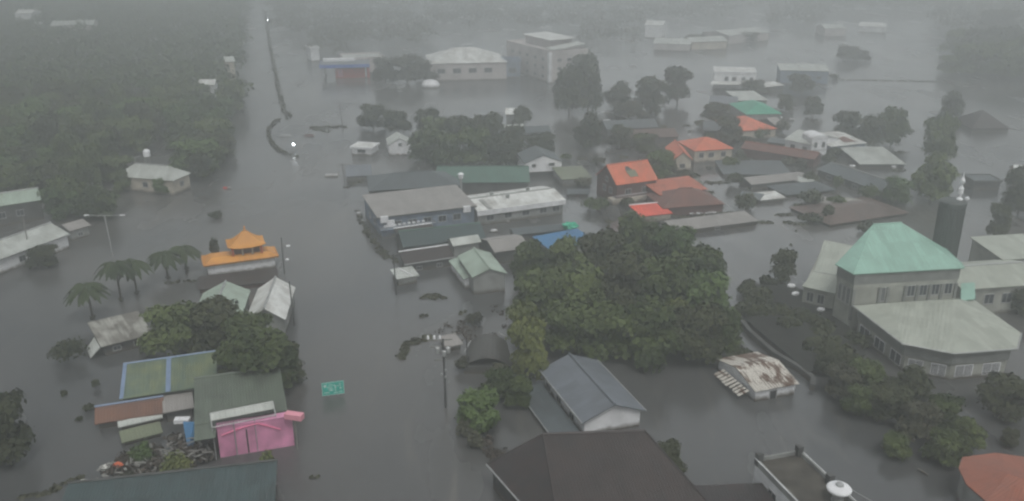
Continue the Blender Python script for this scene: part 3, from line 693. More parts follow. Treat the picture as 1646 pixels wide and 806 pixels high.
def signal(px, py, h_, lab, lit=True):
    b = at(px, py); T = thing('traffic_light', lab, 'traffic light', (b.x, b.y, 0)); MB().tube(b - Vector((0, 0, 2)), b + Vector((0, 0, h_)), .09).build('pole', M['steel'], T)
    MB().box(b + Vector((0, 0, h_ + .3)), (.7, .3, .8)).build('housing', M['steel'], T); MB().lathe(b + Vector((0, -.17, h_ + .35)), [(.22, -.2), (.26, 0), (.22, .2)], 10).build('lamp', LIT, T)
LIT = plain('lit_lamp', (.9, .95, 1), .3, 0, 1, 0, 9.0)
signal(473, 243, 1.6, 'lit white signal inside the median loop')
signal(431, 40, 2.5, 'distant lit signal on the highway near the top')

# median hedge
path = [(426, 20), (430, 45), (436, 85), (442, 115), (449, 150), (457, 180), (468, 188)]
loop = [(466, 188), (446, 195), (432, 206), (432, 220), (440, 236), (455, 246), (470, 250), (482, 254)]
cs, rs = [], []
for pl, w_ in ((path, .65), (loop, .45)):
    for a_, b_ in zip(pl, pl[1:]):
        A, B = at(*a_), at(*b_); n_ = max(2, int((B - A).length / 1.1))
        for i in range(n_):
            p = A.lerp(B, i / n_)
            if random.random() < .8: cs.append((p.x + random.uniform(-.3, .3), p.y, .25)); rs.append((w_ * random.uniform(.5, 1.7), .9, random.uniform(.2, .7)))
foliage_mass('median_hedge', cs, rs, 9000, .3, 'leaf_m', 'dark median hedge barely above the flooded highway', None)
bpy.data.objects['median_hedge']['category'] = 'hedge'
# drifting debris
cs, rs = [], []
for (x0, y0, x1, y1, w_, n_) in ((645, 575, 655, 555, .5, 14), (655, 555, 690, 543, .6, 16), (687, 478, 707, 478, .7, 12), (676, 509, 688, 508, .3, 5), (500, 206, 552, 204, .9, 26), (505, 209, 530, 212, .6, 8), (268, 455, 330, 451, .3, 16),
                           (1180, 360, 1215, 358, .3, 8), (560, 300, 600, 285, .6, 12), (590, 200, 640, 205, .5, 12), (740, 505, 750, 500, .3, 4), (35, 800, 80, 790, .4, 10), (80, 790, 128, 770, .4, 10), (500, 770, 508, 768, .2, 3),
                           (575, 340, 590, 372, .5, 12), (590, 372, 612, 405, .6, 14), (612, 405, 632, 420, .6, 12), (1340, 128, 1505, 132, .8, 40), (1270, 395, 1285, 330, .3, 4)):
    A, B = at(x0, y0), at(x1, y1)
    for i in range(n_):
        p = A.lerp(B, i / max(1, n_ - 1)); cs.append((p.x + random.uniform(-w_, w_), p.y + random.uniform(-w_, w_) * 1.2, .08)); rs.append((w_ * 1.2, w_ * .9, .12))
foliage_mass('flood_debris', cs, rs, 5200, .24, 'leaf_m', 'strips of dark plants and rubbish drifting on the water')
cs, rs = [], []
for i in range(26):
    f = random.random(); p = at(690 + 130 * f + random.uniform(-14, 14), 495 + 25 * math.sin(f * 3) + random.uniform(-14, 26)); cs.append((p.x, p.y, .1)); rs.append((1.0, .9, .14))
for i in range(24):
    f = random.random(); p = at(745 + 60 * f + random.uniform(-10, 10), 670 + 70 * f + random.uniform(-12, 12)); cs.append((p.x, p.y, .15)); rs.append((1.0, 1.0, .5))
foliage_mass('submerged_scrub', cs, rs, 1100, .2, 'mud', 'thin brown submerged scrub along the right road edge')

# ================================================================== RIGHT OF THE HIGHWAY, near to far
# dark hipped roof in the foreground
z = 3.0; zr = 6.6
P = [at(783, 746, z), at(905, 885, z), at(1175, 850, z), at(1066, 738, z)]; rdg = [at(872, 698, zr), at(1036, 692, zr)]
cc = sum(P, Vector()) / 4
T = thing('dark_roof_house', 'large black brown hipped roof at the bottom centre', 'house', (cc.x, cc.y, 0))
k = MB(); k.slab([P[1], P[2], rdg[1], rdg[0]], .16); k.slab([P[2], P[3], rdg[1]], .16); k.slab([P[3], P[0], rdg[0], rdg[1]], .16); k.build('roof', M['r_brown'], T)
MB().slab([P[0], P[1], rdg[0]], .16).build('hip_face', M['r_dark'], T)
k = MB(); k.tube(rdg[0], rdg[1], .16, .16, 6)
for a_, b_ in ((P[0], rdg[0]), (P[1], rdg[0]), (P[2], rdg[1])): k.tube(a_, b_, .12, .12, 6)
k.build('ridge_cap', M['r_dark'], T); MB().tube(P[0] - Vector((.1, 0, .05)), P[1] - Vector((.1, 0, .05)), .1, .1, 6).build('gutter', M['steel'], T)
MB().prism([cc + (p - cc) * .95 for p in P], -2.2, z - .2).build('wall', M['dgrey'], T)
# slate house with wing
T, q2, L2, W2 = house('slate_roof_house', 'white gabled house with slate blue roof right of the bottom centre', 'house', (936, 680), (1038, 660), 2.4, M['r_slate'], M['white'], D=(873, 594), kind='y', rise=1.7, oh=.5, cap=M['r_slate'],
      wins=[('l', .3, .8, 1.3, .9), ('l', .6, .8, 1.3, .9), ('l', .85, .8, 1.3, .9)])
k = MB(); k.tube(q2(-.06, 0, 2.36), q2(-.06, W2, 2.36), .09, .09, 6); k.tube(q2(L2 + .06, 0, 2.36), q2(L2 + .06, W2, 2.36), .09, .09, 6); k.build('gutter', M['steel'], T)
k = MB(); k.slab([q2(-3.6, -.6, .55), q2(-.1, -.6, 1.0), q2(-.1, W2 * .93, 1.0), q2(-3.6, W2 * .93, .55)], .1); k.build('side_roof', M['r_dslate'], T)
k = MB(); k.tube(q2(-3.62, -.6, .56), q2(-3.62, W2 * .93, .56), .07, .07, 6); k.build('side_gutter', M['steel'], T)
k = MB()
for f in (.1, .35, .6, .85): k.tube(q2(-3.4, W2 * f, -2), q2(-3.4, W2 * f, .5), .07)
k.build('side_posts', M['steel'], T)
# white tin shed
T, q2, L2, W2 = house('tin_roof_shed', 'small white shed with rusted peeling tin roof standing in open water', 'shed', (1214, 630), (1284, 617), 1.75, M['r_tinrust'], M['white'], D=(1150, 577), kind='x', rise=1.15, oh=.3, th=.08,
      wins=[('l', .3, .8, 1.0, .7)], doors=[('f', .45, .55, 1.0, 1.3)])
k = MB()
for i in range(9):
    f = .12 + i * .075; k.slab([q2(-1.5 + random.uniform(-.3, .1), W2 * f, .75), q2(-.05, W2 * f, 1.25), q2(-.05, W2 * (f + .05), 1.25), q2(-1.5 + random.uniform(-.3, .2), W2 * (f + .055), .72)], .05)
k.build('broken_awning', M['r_tinrust'], T)
k = MB()
for i in range(16):
    s_ = L2 * (i + .3) / 16; k.slab([q2(s_, -.1 - random.random() * .25, 1.80), q2(s_ + L2 / 22, -.1, 1.80), q2(s_ + L2 / 22, W2 / 2 - .25, 2.86), q2(s_, W2 / 2 - .25, 2.86)], .04)
k.build('loose_sheet', M['r_tinrust'], T)
# flat roofed building with tank
P = [at(1213, 742, 5.6), at(1278, 722, 5.6)]
T, q2, L2, W2 = house('flat_roof_building', 'white walled building with dirty flat roof and parapet at the bottom right', 'building', (1213, 742), (1306, 838), 5.6, M['r_flat'], M['white'], D=(1278, 722), kind='flat', rise=.45, oh=.05, cap=M['grey'],
      wins=[('f', .35, 3.6, 1.4, 1.3), ('f', .6, 3.6, 1.4, 1.3)])
for s_, t_ in ((.3, .3), (.3, W2 - .3), (L2 - .3, .3), (L2 * .55, W2 - .3)):
    MB().hexa([q2(s_ + a_, t_ + b_, z_) for z_ in (5.3, 6.75) for a_, b_ in ((-.33, -.33), (.33, -.33), (.33, .33), (-.33, .33))]).build('roof_post', M['dgrey'], T)
k = MB(); k.tube(q2(0, -.05, 6.08), q2(L2, -.05, 6.08), .05, .05, 5); k.tube(q2(0, W2 + .05, 6.08), q2(L2, W2 + .05, 6.08), .05, .05, 5); k.build('coping', M['white'], T)
tp = at(1350, 778, 7.6)
T = thing('water_tank', 'stainless steel mushroom shaped water tank on the flat roof at bottom right', 'water tank', (tp.x, tp.y, 5.6))
MB().lathe((tp.x, tp.y, 5.62), [(.62, 0), (.62, .1), (.55, .12), (.55, 1.0), (.7, 1.1)], 24).build('stand', M['steel'], T)
t2 = MB().lathe((tp.x, tp.y, 6.7), [(.7, 0), (1.18, .18), (1.22, .38), (1.1, .52), (.55, .72), (.5, .73)], 28).build('tank', M['white'], T)
MB().lathe((tp.x, tp.y, 7.44), [(.4, 0), (.42, .06), (.34, .2), (.1, .26)], 20).build('lid', M['steel'], t2)
MB().tube((tp.x + 1.1, tp.y, 7.0), at(1402, 806, 5.5), .03, .03, 5).build('hose', M['steel'], T)
house('shed', 'low dark roof at the bottom edge left of the flat roofed building', 'shed', (1075, 850), (1262, 842), 3.4, M['r_dark'], M['dgrey'], W=6.0, kind='shed', rise=.6)
# terracotta roof
T = thing('terracotta_roof_house', 'terracotta hipped roof in the bottom right corner', 'house', tuple(at(1620, 790, 0)))
z = 3.6; pts = [at(1553, 778, z), at(1585, 806, z), at(1700, 880, z), at(1790, 800, z), at(1700, 742, z), at(1600, 728, z), at(1547, 735, z), at(1541, 752, z)]
rdg = [at(1620, 762, z + 1.5), at(1700, 790, z + 1.5)]
poly_roof(T, pts, rdg, [0, 0, 1, 1, 1, 0, 0, 0], z, M['r_terra'])
cc = sum(pts, Vector()) / len(pts); MB().prism([cc + (p - cc) * .94 for p in pts], -2.2, z - .2).build('wall', M['grey'], T)
a, b, c, d = at(1556, 786, 1.6), at(1598, 800, 1.6), at(1606, 825, 1.6), at(1560, 825, 1.6)
T = thing('blue_awning', 'blue awning under the edge of the terracotta roof', 'awning', ((a.x + c.x) / 2, (a.y + c.y) / 2, 0))
MB().slab([d, c, b, a], .08).build('sheet', M['blue'], T); MB().tube(a, b, .05).build('front_bar', M['white'], T)
for p in (a, b): MB().tube(p, p - Vector((0, 0, 3)), .05).build('post', M['steel'], T)
# broken pallet
T = thing('wooden_pallet', 'broken pale pallet floating beside the round bush at the bottom', 'pallet', tuple(at(1066, 778)))
a, b, d = at(1040, 766, .25), at(1058, 792, .25), at(1070, 762, .25)
u_, v_ = (b - a), (d - a)
k = MB()
for i in range(9):
    f = i / 9; k.slab([a + v_ * f, a + v_ * f + u_ * random.uniform(.75, 1.1), a + v_ * (f + .07) + u_ * random.uniform(.75, 1.1), a + v_ * (f + .07)][::-1], .04)
k.build('boards', M['pole'], T); k = MB()
for f in (.05, .45, .9): k.tube(a + u_ * f - Vector((0, 0, .1)), a + u_ * f + v_ - Vector((0, 0, .1)), .06, .06, 4)
k.build('bearers', M['pole'], T)
# dark domed roof near the pole
T = thing('domed_roof', 'dark rounded roof between the transformer pole and the grove', 'building', tuple(at(785, 585)))
c0 = at(784, 590); k = MB()
for i in range(12):
    for j in range(8):
        def dm(i_, j_):
            x = -1 + 2 * i_ / 12; y = j_ / 8; return c0 + Vector((x * 3.6 * (1 - .25 * y), -2.2 + y * 8.2, 1.0 + 1.9 * (1 - x * x) * (1 - (y - .45) ** 2)))
        k.face([dm(i, j), dm(i + 1, j), dm(i + 1, j + 1), dm(i, j + 1)])
k.build('roof', M['r_dome'], T); MB().prism([c0 + Vector(p) for p in ((-3.3, -2, 0), (3.3, -2, 0), (2.4, 5.8, 0), (-2.4, 5.8, 0))], -2.2, 1.15).build('wall', M['dgrey'], T)
k = MB(); k.tube(c0 + Vector((-3.4, 1.5, 1.6)), c0 + Vector((-2.6, 4.6, 1.9)), .09, .09, 5); k.tube(c0 + Vector((1.4, 5.9, 2.6)), c0 + Vector((2.7, 5.7, 1.8)), .12, .12, 5); k.build('edge_flashing', M['steel'], T)
house('shed', 'small pale roof behind the transformer pole', 'shed', (717, 559), (745, 553), 1.0, M['r_grey'], M['grey'], W=3.2, kind='shed', rise=.4)
# green tent-like roofs and neighbours by the road
house('green_roof_house', 'pale green roofed house standing cornerwise at the edge of the grove', 'house', (735, 412), (759, 446), 3.4, M['r_palegreen'], M['grey'], C=(806, 428), kind='x', rise=1.2, oh=.3, wins=[('f', .5, 1.6, 1, 1)], cap=M['r_palegreen'])
house('porch_roof', 'lower pale green porch roof left of the cornerwise green roofed house', 'porch', (721, 419), (745, 449), 2.0, M['r_palegreen'], M['white'], W=2.6, kind='shed', rise=.6)
house('shed', 'pale grey roof behind the cornerwise green roofed house', 'shed', (728, 396), (774, 389), 3.2, M['r_pale'], M['grey'], W=3.6, kind='x', rise=.9)
house('brown_roof_shed', 'long brown roof with a white ridge near the road', 'shed', (650, 425), (731, 413), 1.9, M['r_brown'], M['dgrey'], W=3.6, kind='shed', rise=1.1, cap=M['white'], gutter=M['steel'], wins=[('f', .3, .6, .9, .6), ('f', .7, .6, .9, .6)])
T, q2, L2, W2 = house('carport', 'small translucent grey roof with a bright seam at the road edge', 'carport', (638, 449), (674, 443), 1.5, M['r_pale'], M['grey'], W=3.9, kind='shed', rise=.4)
k = MB(); k.tube(q2(L2 * .35, W2 * .95, 2.0), q2(L2 * .7, .1, 1.62), .12, .12, 5); k.build('seam', M['white'], T)
house('warehouse', 'dark teal gabled warehouse behind the brown roof with white ridge', 'warehouse', (648, 398), (782, 383), 2.7, M['r_dteal'], M['dgrey'], W=8, kind='x', rise=1.8, cap=M['r_green'], wins=[('f', .2, 1.2, 1, 1), ('f', .4, 1.2, 1, 1)])
house('shed', 'thin maroon roof with a pale edge in front of the grey warehouse', 'shed', (640, 380), (702, 371), 2.3, M['r_brown'], M['dgrey'], W=3, kind='shed', rise=.6, cap=M['white'])
house('shed', 'grey roof left of the blue roof at the back of the grove', 'shed', (795, 406), (852, 398), 2.6, M['r_grey'], M['dgrey'], W=8, kind='x', rise=1)
house('shed', 'low dark shed behind the blue roof', 'shed', (826, 378), (930, 368), 1.6, M['r_dslate'], M['dgrey'], W=4, kind='x', rise=.6)
house('blue_roof_shed', 'blue roofed shed at the back edge of the grove', 'shed', (884, 402), (958, 388), 2.4, M['r_blue'], M['grey'], C=(946, 368), kind='shed', rise=.5)
p = at(917, 366, 2.2); T = thing('tarp_bundle', 'crumpled bright green tarp on the dark shed behind the blue roof', 'tarp', (p.x, p.y, 1.6))
k = MB(); k.blob((p.x, p.y, 2.6), (1.6, 1.1, .7), 14, 8, .28); k.build('tarp', M['teal'], T)
# grey warehouse
T, q2, L2, W2 = house('warehouse', 'wide grey roofed warehouse with bluish front along the road', 'warehouse', (606, 350), (766, 331), 4.2, M['r_grey'], M['bluewall'], C=(761, 300), kind='shed', rise=.9, oh=.4, gutter=M['dgrey'],
      wins=[('f', f, 2.2, 1.6, 1.2) for f in (.2, .35, .5, .65, .8)] + [('l', .3, 2.2, 1.4, 1.2), ('l', .6, 2.2, 1.4, 1.2)])
for s_, z_ in ((.03, 3.0), (.09, 2.0), (.86, 3.1)):
    MB().hexa([q2(L2 * s_ + a_, b_, zz) for zz in (z_, z_ + 1.3) for a_, b_ in ((0, -.3), (1.6, -.3), (1.6, .2), (0, .2))]).build('sign_board', M['white'], T)
T, q2, L2, W2 = house('shop_awning', 'low bluish shop awning in front of the grey warehouse', 'awning', (612, 371), (702, 358), 1.8, M['r_slate'], M['bluewall'], W=3.4, kind='shed', rise=.5, gutter=M['bluewall'])
k = MB()
for i in range(9): k.hexa([q2(1 + i * 1.0 + a_, .9 + b_, zz) for zz in (2.0, 2.35) for a_, b_ in ((0, 0), (.6, 0), (.6, .3), (0, .3))])
k.build('roof_clutter', M['white'], T)
house('dark_hip_roof_house', 'dark slate hipped roof behind the grey warehouse', 'house', (592, 307), (742, 299), 3.6, M['r_dslate'], M['dgrey'], W=12, kind='hip', rise=2.2, cap=M['r_dslate'])
house('green_roof_hall', 'long dark green roof behind the white roofed workshop', 'building', (700, 294), (852, 293), 3.2, M['r_green'], M['dgrey'], W=13, kind='x', rise=2.0, cap=M['r_green'])
T, q2, L2, W2 = house('workshop', 'white roofed workshop right of the grey warehouse', 'workshop', (767, 340), (909, 321), 3.4, M['r_white'], M['grey'], C=(880, 298), kind='x', rise=1.0, oh=.4, cap=M['grey'], gutter=M['white'],
      wins=[('f', f, 1.5, 1.6, 1.1) for f in (.15, .35, .55, .75, .9)] + [('r', .5, 1.6, 1.4, 1.1)])
MB().slab([q2(L2 * .13, .1, 3.55), q2(L2 * .17, .1, 3.55), q2(L2 * .15, W2 * .4, 4.35), q2(L2 * .11, W2 * .4, 4.35)], .12).build('roof_strip', M['grey'], T)
for f, t_ in ((.3, .62), (.72, .62), (.42, .35)): MB().box(q2(L2 * f, W2 * t_, 4.5), (.8, .8, .7)).build('roof_vent', M['grey'], T)
MB().hexa([q2(0, -.14, 2.35), q2(L2, -.14, 2.35), q2(L2, -.10, 2.35), q2(0, -.10, 2.35), q2(0, -.14, 3.2), q2(L2, -.14, 3.2), q2(L2, -.10, 3.2), q2(0, -.10, 3.2)]).build('fascia', M['white'], T)
p = at(741, 296, 4); T = thing('water_tank', 'slim white tank tower behind the grey warehouse roof', 'water tank', (p.x, p.y, 0))
MB().tube((p.x, p.y, -2), (p.x, p.y, 5.3), .3).build('stand', M['steel'], T); MB().lathe((p.x, p.y, 5.3), [(.5, 0), (.6, .3), (.6, .9), (.75, 1.0), (.3, 1.3)], 14).build('tank', M['white'], T)
for i, (px, py, lab) in enumerate(((789, 358, 'left one of three white items adrift in front of the workshop'), (799, 357, 'middle one of three white items adrift in front of the workshop'), (816, 357, 'right one of three white items adrift in front of the workshop'), (794, 372, 'white dome shaped tank lid adrift below the three white items'))):
    p = at(px, py, .2); tag(MB().blob((p.x, p.y, .2), (.5 if i < 3 else .9, .35, .3 if i < 3 else .45), 10, 6, .15).build('floating_drum' if i < 3 else 'tank_lid', M['white']), lab, 'drum' if i < 3 else 'lid', 'white items adrift' if i < 3 else None)
house('gable_house', 'white house with a gable front and two small windows behind the workshop', 'house', (843, 263), (904, 260), 3.6, M['r_dslate'], M['white'], W=10, kind='y', rise=1.9, oh=.15,
      wins=[('f', .25, 2.9, .9, .7), ('f', .72, 3.0, 1.4, .7)], doors=[('f', .5, .6, 7.2, 1.3)])
house('shed', 'low olive roofed shed right of the white gable house', 'shed', (903, 289), (953, 286), 1.8, M['r_olive'], M['grey'], C=(960, 268), kind='shed', rise=.5)
# red and orange roofs
T, q2, L2, W2 = house('orange_roof_house', 'two storey house with a bright orange roof and a small patch on it', 'house', (991, 298), (1058, 289), 4.6, M['r_orange'], M['maroon'], W=9.5, kind='x', rise=3.4, oh=.3, cap=M['r_orange'],
      wins=[('l', .3, 2.6, 1.2, 1.3), ('l', .6, 2.6, 1.2, 1.3), ('l', .5, 4.8, 1.0, 1.0), ('f', .3, 2.6, 1.4, 1.2), ('f', .7, 2.6, 1.4, 1.2)])
k = MB(); k.slab([q2(L2 * .4, W2 * .14, 5.65), q2(L2 * .6, W2 * .14, 5.65), q2(L2 * .58, W2 * .3, 6.82), q2(L2 * .36, W2 * .3, 6.82)], .06); k.build('roof_patch', M['r_olive'], T)
k = MB(); k.slab([q2(L2 * .36, W2 * .31, 6.87), q2(L2 * .52, W2 * .31, 6.87), q2(L2 * .45, W2 * .4, 7.5), q2(L2 * .40, W2 * .4, 7.5)], .08); k.build('missing_tiles', M['dgrey'], T)
P0, u, v, Lg, W = frame_of((985, 322), (1060, 312), 1.3, W=3)
def q(s, t, z): return P0 + u * s + v * t + Vector((0, 0, z - P0.z))
k = MB(); k.hexa([q(0, 0, -1), q(Lg, 0, -1), q(Lg, 2.4, -1), q(0, 2.4, -1), q(0, 0, 1.3), q(Lg, 0, 1.3), q(Lg, 2.4, 1.3), q(0, 2.4, 1.3)]); bal = k.build('balcony', M['cream'], T)
k = MB()
for i in range(22): k.tube(q(Lg * i / 21, .1, 1.3), q(Lg * i / 21, .1, 2.1), .04, .04, 4)
k.tube(q(0, .1, 2.1), q(Lg, .1, 2.1), .06, .06, 4); k.build('railing', M['white'], bal)
house('bright_orange_shed', 'small vivid orange roof touching the back of the grove', 'shed', (1031, 348), (1082, 343), 1.6, M['r_borange'], M['cream'], C=(1066, 328), kind='shed', rise=.4, cap=M['white'])
T, q2, L2, W2 = house('dull_red_roof_house', 'dull red hipped roof right of the bright orange one', 'house', (1066, 335), (1166, 328), 2.0, M['r_dull'], M['maroon'], W=11, kind='hip', rise=2.4, cap=M['r_dull'])
k = MB()
for i in range(9): k.box(q2(L2 * (.45 + i * .045), -.6 + random.uniform(-.3, .5), random.uniform(.1, .6)), (random.uniform(.4, 1.6), .3, .2), random.uniform(-.5, .5))
k.build('porch_clutter', M['white'], T)
house('grey_roof_shed', 'long low grey roof just above the grove on its right side', 'shed', (1088, 372), (1220, 355), 1.1, M['r_grey'], M['dgrey'], W=5.4, kind='shed', rise=.5, wins=[('f', .5, .45, 1, .5)])
house('orange_roof_house', 'orange roofed cottage left of the cream walled orange roofed house', 'house', (1082, 257), (1114, 257), 3.0, M['r_orange'], M['cream'], W=13, kind='y', rise=2.0, wins=[('f', .5, 1.3, 1.2, 1)], cap=M['r_orange'])
house('orange_roof_house', 'cream walled house with orange hipped roof beyond the dull red roof', 'house', (1116, 243), (1180, 239), 3.4, M['r_orange'], M['cream'], W=11, kind='hip', rise=2.2, wins=[('f', .45, 2, 1.4, 1.2), ('f', .75, 2, 1.2, 1.2), ('f', .2, 2, 1.2, 1.2)])
house('long_red_roof', 'long narrow faded red roof running toward the white arched house', 'building', (1190, 238), (1310, 257), 2.2, M['r_dull'], M['maroon'], W=6, kind='x', rise=1.2, cap=M['r_terra'])
house('white_house', 'white walled house left of the white arched tower', 'house', (1260, 224), (1308, 234), 3.6, M['r_pale'], M['white'], W=13, kind='x', rise=1.8, wins=[('f', .3, 2, 1.3, 1.1), ('f', .7, 2, 1.3, 1.1)])
P0, u, v, Lg, W = frame_of((1306, 224), (1331, 223), 5.2, W=5.5)
def q(s, t, z): return P0 + u * s + v * t + Vector((0, 0, z - P0.z))
c0 = q(Lg / 2, W / 2, 0); T = thing('arched_house', 'small white arched tower house among the low roofs', 'house', (c0.x, c0.y, 0))
MB().hexa([q(0, 0, -2), q(Lg, 0, -2), q(Lg, W, -2), q(0, W, -2), q(0, 0, 5.2), q(Lg, 0, 5.2), q(Lg, W, 5.2), q(0, W, 5.2)]).build('wall', M['white'], T)
k = MB(); arc = [(Lg / 2 - math.cos(math.pi * i / 10) * (Lg / 2 + .05), 5.202 + 1.1 * math.sin(math.pi * i / 10)) for i in range(11)]
k.face([q(s_, -.1, z_) for s_, z_ in reversed(arc)]); k.face([q(s_, W + .1, z_) for s_, z_ in arc])
for (s0, z0), (s1, z1) in zip(arc, arc[1:]): k.face([q(s0, -.1, z0), q(s1, -.1, z1), q(s1, W + .1, z1), q(s0, W + .1, z0)])
k.build('roof', M['white'], T); MB().hexa([q(-.1, -.12, 2.0), q(Lg + .1, -.12, 2.0), q(Lg + .1, -.005, 2.0), q(-.1, -.005, 2.0), q(-.1, -.12, 2.2), q(Lg + .1, -.12, 2.2), q(Lg + .1, -.005, 2.2), q(-.1, -.005, 2.2)]).build('ledge', M['grey'], T)
window(T, q(Lg * .25, 0, 3.6), u, -v, .7, 1.3); window(T, q(Lg * .75, 0, 3.6), u, -v, .7, 1.3)
house('green_roof_house', 'bright green hipped roof at the far right centre', 'house', (1199, 184), (1258, 183), 3.6, M['r_bgreen'], M['grey'], W=17, kind='hip', rise=2.2)
house('shed', 'pale roof just behind the bright green hipped roof', 'shed', (1188, 162), (1235, 161), 3.2, M['r_pale'], M['grey'], W=14, kind='shed', rise=.6)
house('red_roof_house', 'orange red hipped roof in front of the bright green roof', 'house', (1190, 211), (1250, 207), 3.0, M['r_orange'], M['cream'], W=15, kind='hip', rise=2.4)
T, q2, L2, W2 = house('white_building', 'white two storey building with flat roof standing in far water', 'building', (1148, 116), (1217, 118), 6.6, M['r_white'], M['white'], W=12, kind='flat', rise=.3, oh=.2,
      wins=[('f', .3, 4.2, 1.2, 1.4), ('f', .48, 4.2, 1.4, 1.4), ('f', .7, 4.2, 1.2, 1.4), ('f', .88, 4.2, 1.2, 1.4)], cap=M['white'])
MB().slab([q2(-1.2, -3.4, 2.7), q2(L2 * .62, -3.4, 2.7), q2(L2 * .64, .15, 3.2), q2(-.6, .15, 3.2)], .12).build('porch_roof', M['r_white'], T)
MB().slab([q2(L2 * .66, -2.2, 3.3), q2(L2 * 1.15, -2.2, 3.3), q2(L2 * 1.1, .15, 3.7), q2(L2 * .67, .15, 3.7)], .12).build('porch_roof', M['r_white'], T)
house('long_shed', 'long pale roofed shed right of the far white building', 'shed', (1254, 113), (1334, 115), 5.4, M['r_pale'], M['bluewall'], W=12, kind='shed', rise=.9, wins=[('f', f, 2.8, 1.8, 1.2) for f in (.2, .4, .6, .8)])
house('shed', 'small white roofed shed below the far white building', 'shed', (1217, 142), (1262, 137), 2.2, M['r_white'], M['dgrey'], W=6, kind='shed', rise=.5)
T, q2, L2, W2 = house('rusty_roof_house', 'pale roofed house with a rusty patch near the arched tower', 'house', (1336, 236), (1394, 230), 2.6, M['r_white'], M['bluewall'], W=11, kind='shed', rise=1, wins=[('f', .3, 1.2, 1.4, 1), ('f', .7, 1.2, 1.4, 1)])
MB().slab([q2(L2 * .5, W2 * .2, 2.92), q2(L2 * .8, W2 * .15, 2.9), q2(L2 * .78, W2 * .6, 3.27), q2(L2 * .55, W2 * .5, 3.2)], .1).build('rust_patch', M['r_dull'], T)
house('pale_roof_hall', 'long pale green grey roof left of the tall dark trees', 'building', (1382, 264), (1457, 264), 1.3, M['r_pale'], M['dgrey'], C=(1462, 240), kind='shed', rise=.7)
house('dark_roof_hall', 'long dark grey green roof running down to the right below the pale roof hall', 'building', (1312, 272), (1418, 309), 1.9, M['r_dslate'], M['dgrey'], W=9, kind='x', rise=1.3, cap=M['grey'], wins=[('f', f, .8, 1.6, .8) for f in (.2, .4, .6, .8)])
house('shed', 'low white roof just above water between the dark low roofs', 'shed', (1222, 322), (1264, 318), .9, M['r_white'], M['grey'], W=4.6, kind='shed', rise=.35)
house('shed', 'low dark hipped roof right of the low white roof', 'shed', (1264, 314), (1346, 305), .8, M['r_dslate'], M['dgrey'], W=8, kind='hip', rise=1.2)
house('shed', 'low grey roof above the low white roof', 'shed', (1208, 297), (1303, 287), 1.4, M['r_grey'], M['dgrey'], W=6, kind='x', rise=.7)
house('shed', 'dark wedge shaped roof left of the low white roof', 'shed', (1186, 317), (1222, 322), .9, M['r_dslate'], M['dgrey'], W=4, kind='shed', rise=.4)
house('brown_roof_hall', 'wide reddish brown roof between the mosque and the dark low roofs', 'building', (1334, 362), (1462, 342), .7, M['r_rbrown'], M['mud'], W=13, kind='hip', rise=1.1)
house('shed', 'flat dark low roof above the low grey roof near the dull red house', 'shed', (1162, 280), (1274, 281), .7, M['r_dslate'], M['dgrey'], W=12, kind='shed', rise=.4)
house('orange_roof_shed', 'weathered orange roof behind the dull red hipped roof', 'house', (1060, 314), (1138, 304), 3.0, M['r_rorange'], M['maroon'], W=8, kind='shed', rise=1.0)
house('pavilion', 'small dark pyramid roofed pavilion in the open water at far right', 'pavilion', (1562, 207), (1624, 207), 1.2, M['r_dark'], M['dgrey'], W=13, kind='hip', rise=4.2)
house('white_roof_house', 'white roofed house at the right edge behind the trees', 'house', (1632, 281), (1700, 286), 3.6, M['r_white'], M['cream'], W=8, kind='x', rise=1.4)
house('shed', 'dark low shed left of the tree at the right edge', 'shed', (1566, 292), (1612, 292), 2.2, M['r_dslate'], M['dgrey'], W=6, kind='flat', rise=.2)
house('small_white_house', 'small white flat roofed house beside the far road edge', 'house', (562, 237), (598, 239), 2.2, M['r_white'], M['white'], W=6, kind='flat', rise=.2, wins=[('f', .5, 1.2, 2.2, .7)])
house('gable_house', 'small white gable ended house left of the far tree group', 'house', (624, 234), (662, 232), 3.0, M['r_pale'], M['white'], W=8, kind='y', rise=1.8, oh=.15, wins=[('f', .5, 3.0, .8, .8)])
house('shed', 'grey roofed shed below the small white flat roofed house', 'shed', (556, 284), (598, 282), 1.4, M['r_slate'], M['grey'], W=9, kind='shed', rise=.4)
for (A, B, z, W_, rm, lab) in (((812, 184), (838, 184), 3.0, 8, 'r_white', 'topmost pale roof among the broken roofs right of the far tree group'), ((812, 212), (846, 210), 2.4, 7, 'r_pale', 'crumpled pale roof among the far trees, middle of the broken roofs'),
                            ((845, 214), (886, 212), 2.0, 6, 'r_dslate', 'dark low roof at the water beside the crumpled pale roof'), ((826, 236), (850, 233), 2.0, 9, 'r_slate', 'faint bluish roof behind the white gable house')):
    house('broken_roof_house', lab, 'house', A, B, z, M[rm], M['grey'], W=W_, kind='x', rise=1.2)
for (A, B, z, W_, rm, lab) in (((975, 208), (1060, 205), 2.6, 10, 'r_dslate', 'long dark roof right of the far dark trees'), ((1010, 223), (1092, 220), 2.4, 9, 'r_rbrown', 'long brownish roof in front of the long dark roof'),
                            ((1130, 210), (1180, 212), 2.6, 12, 'r_dslate', 'dark roof left of the orange red hipped roof'), ((1140, 166), (1186, 168), 2.4, 12, 'r_slate', 'bluish dark roof below the far white building'),
                            ((1246, 202), (1262, 200), 2, 8, 'r_grey', 'narrow grey roof right of the orange red hipped roof')):
    house('long_roof_building', lab, 'building', A, B, z, M[rm], M['dgrey'], W=W_, kind='x', rise=1.5)
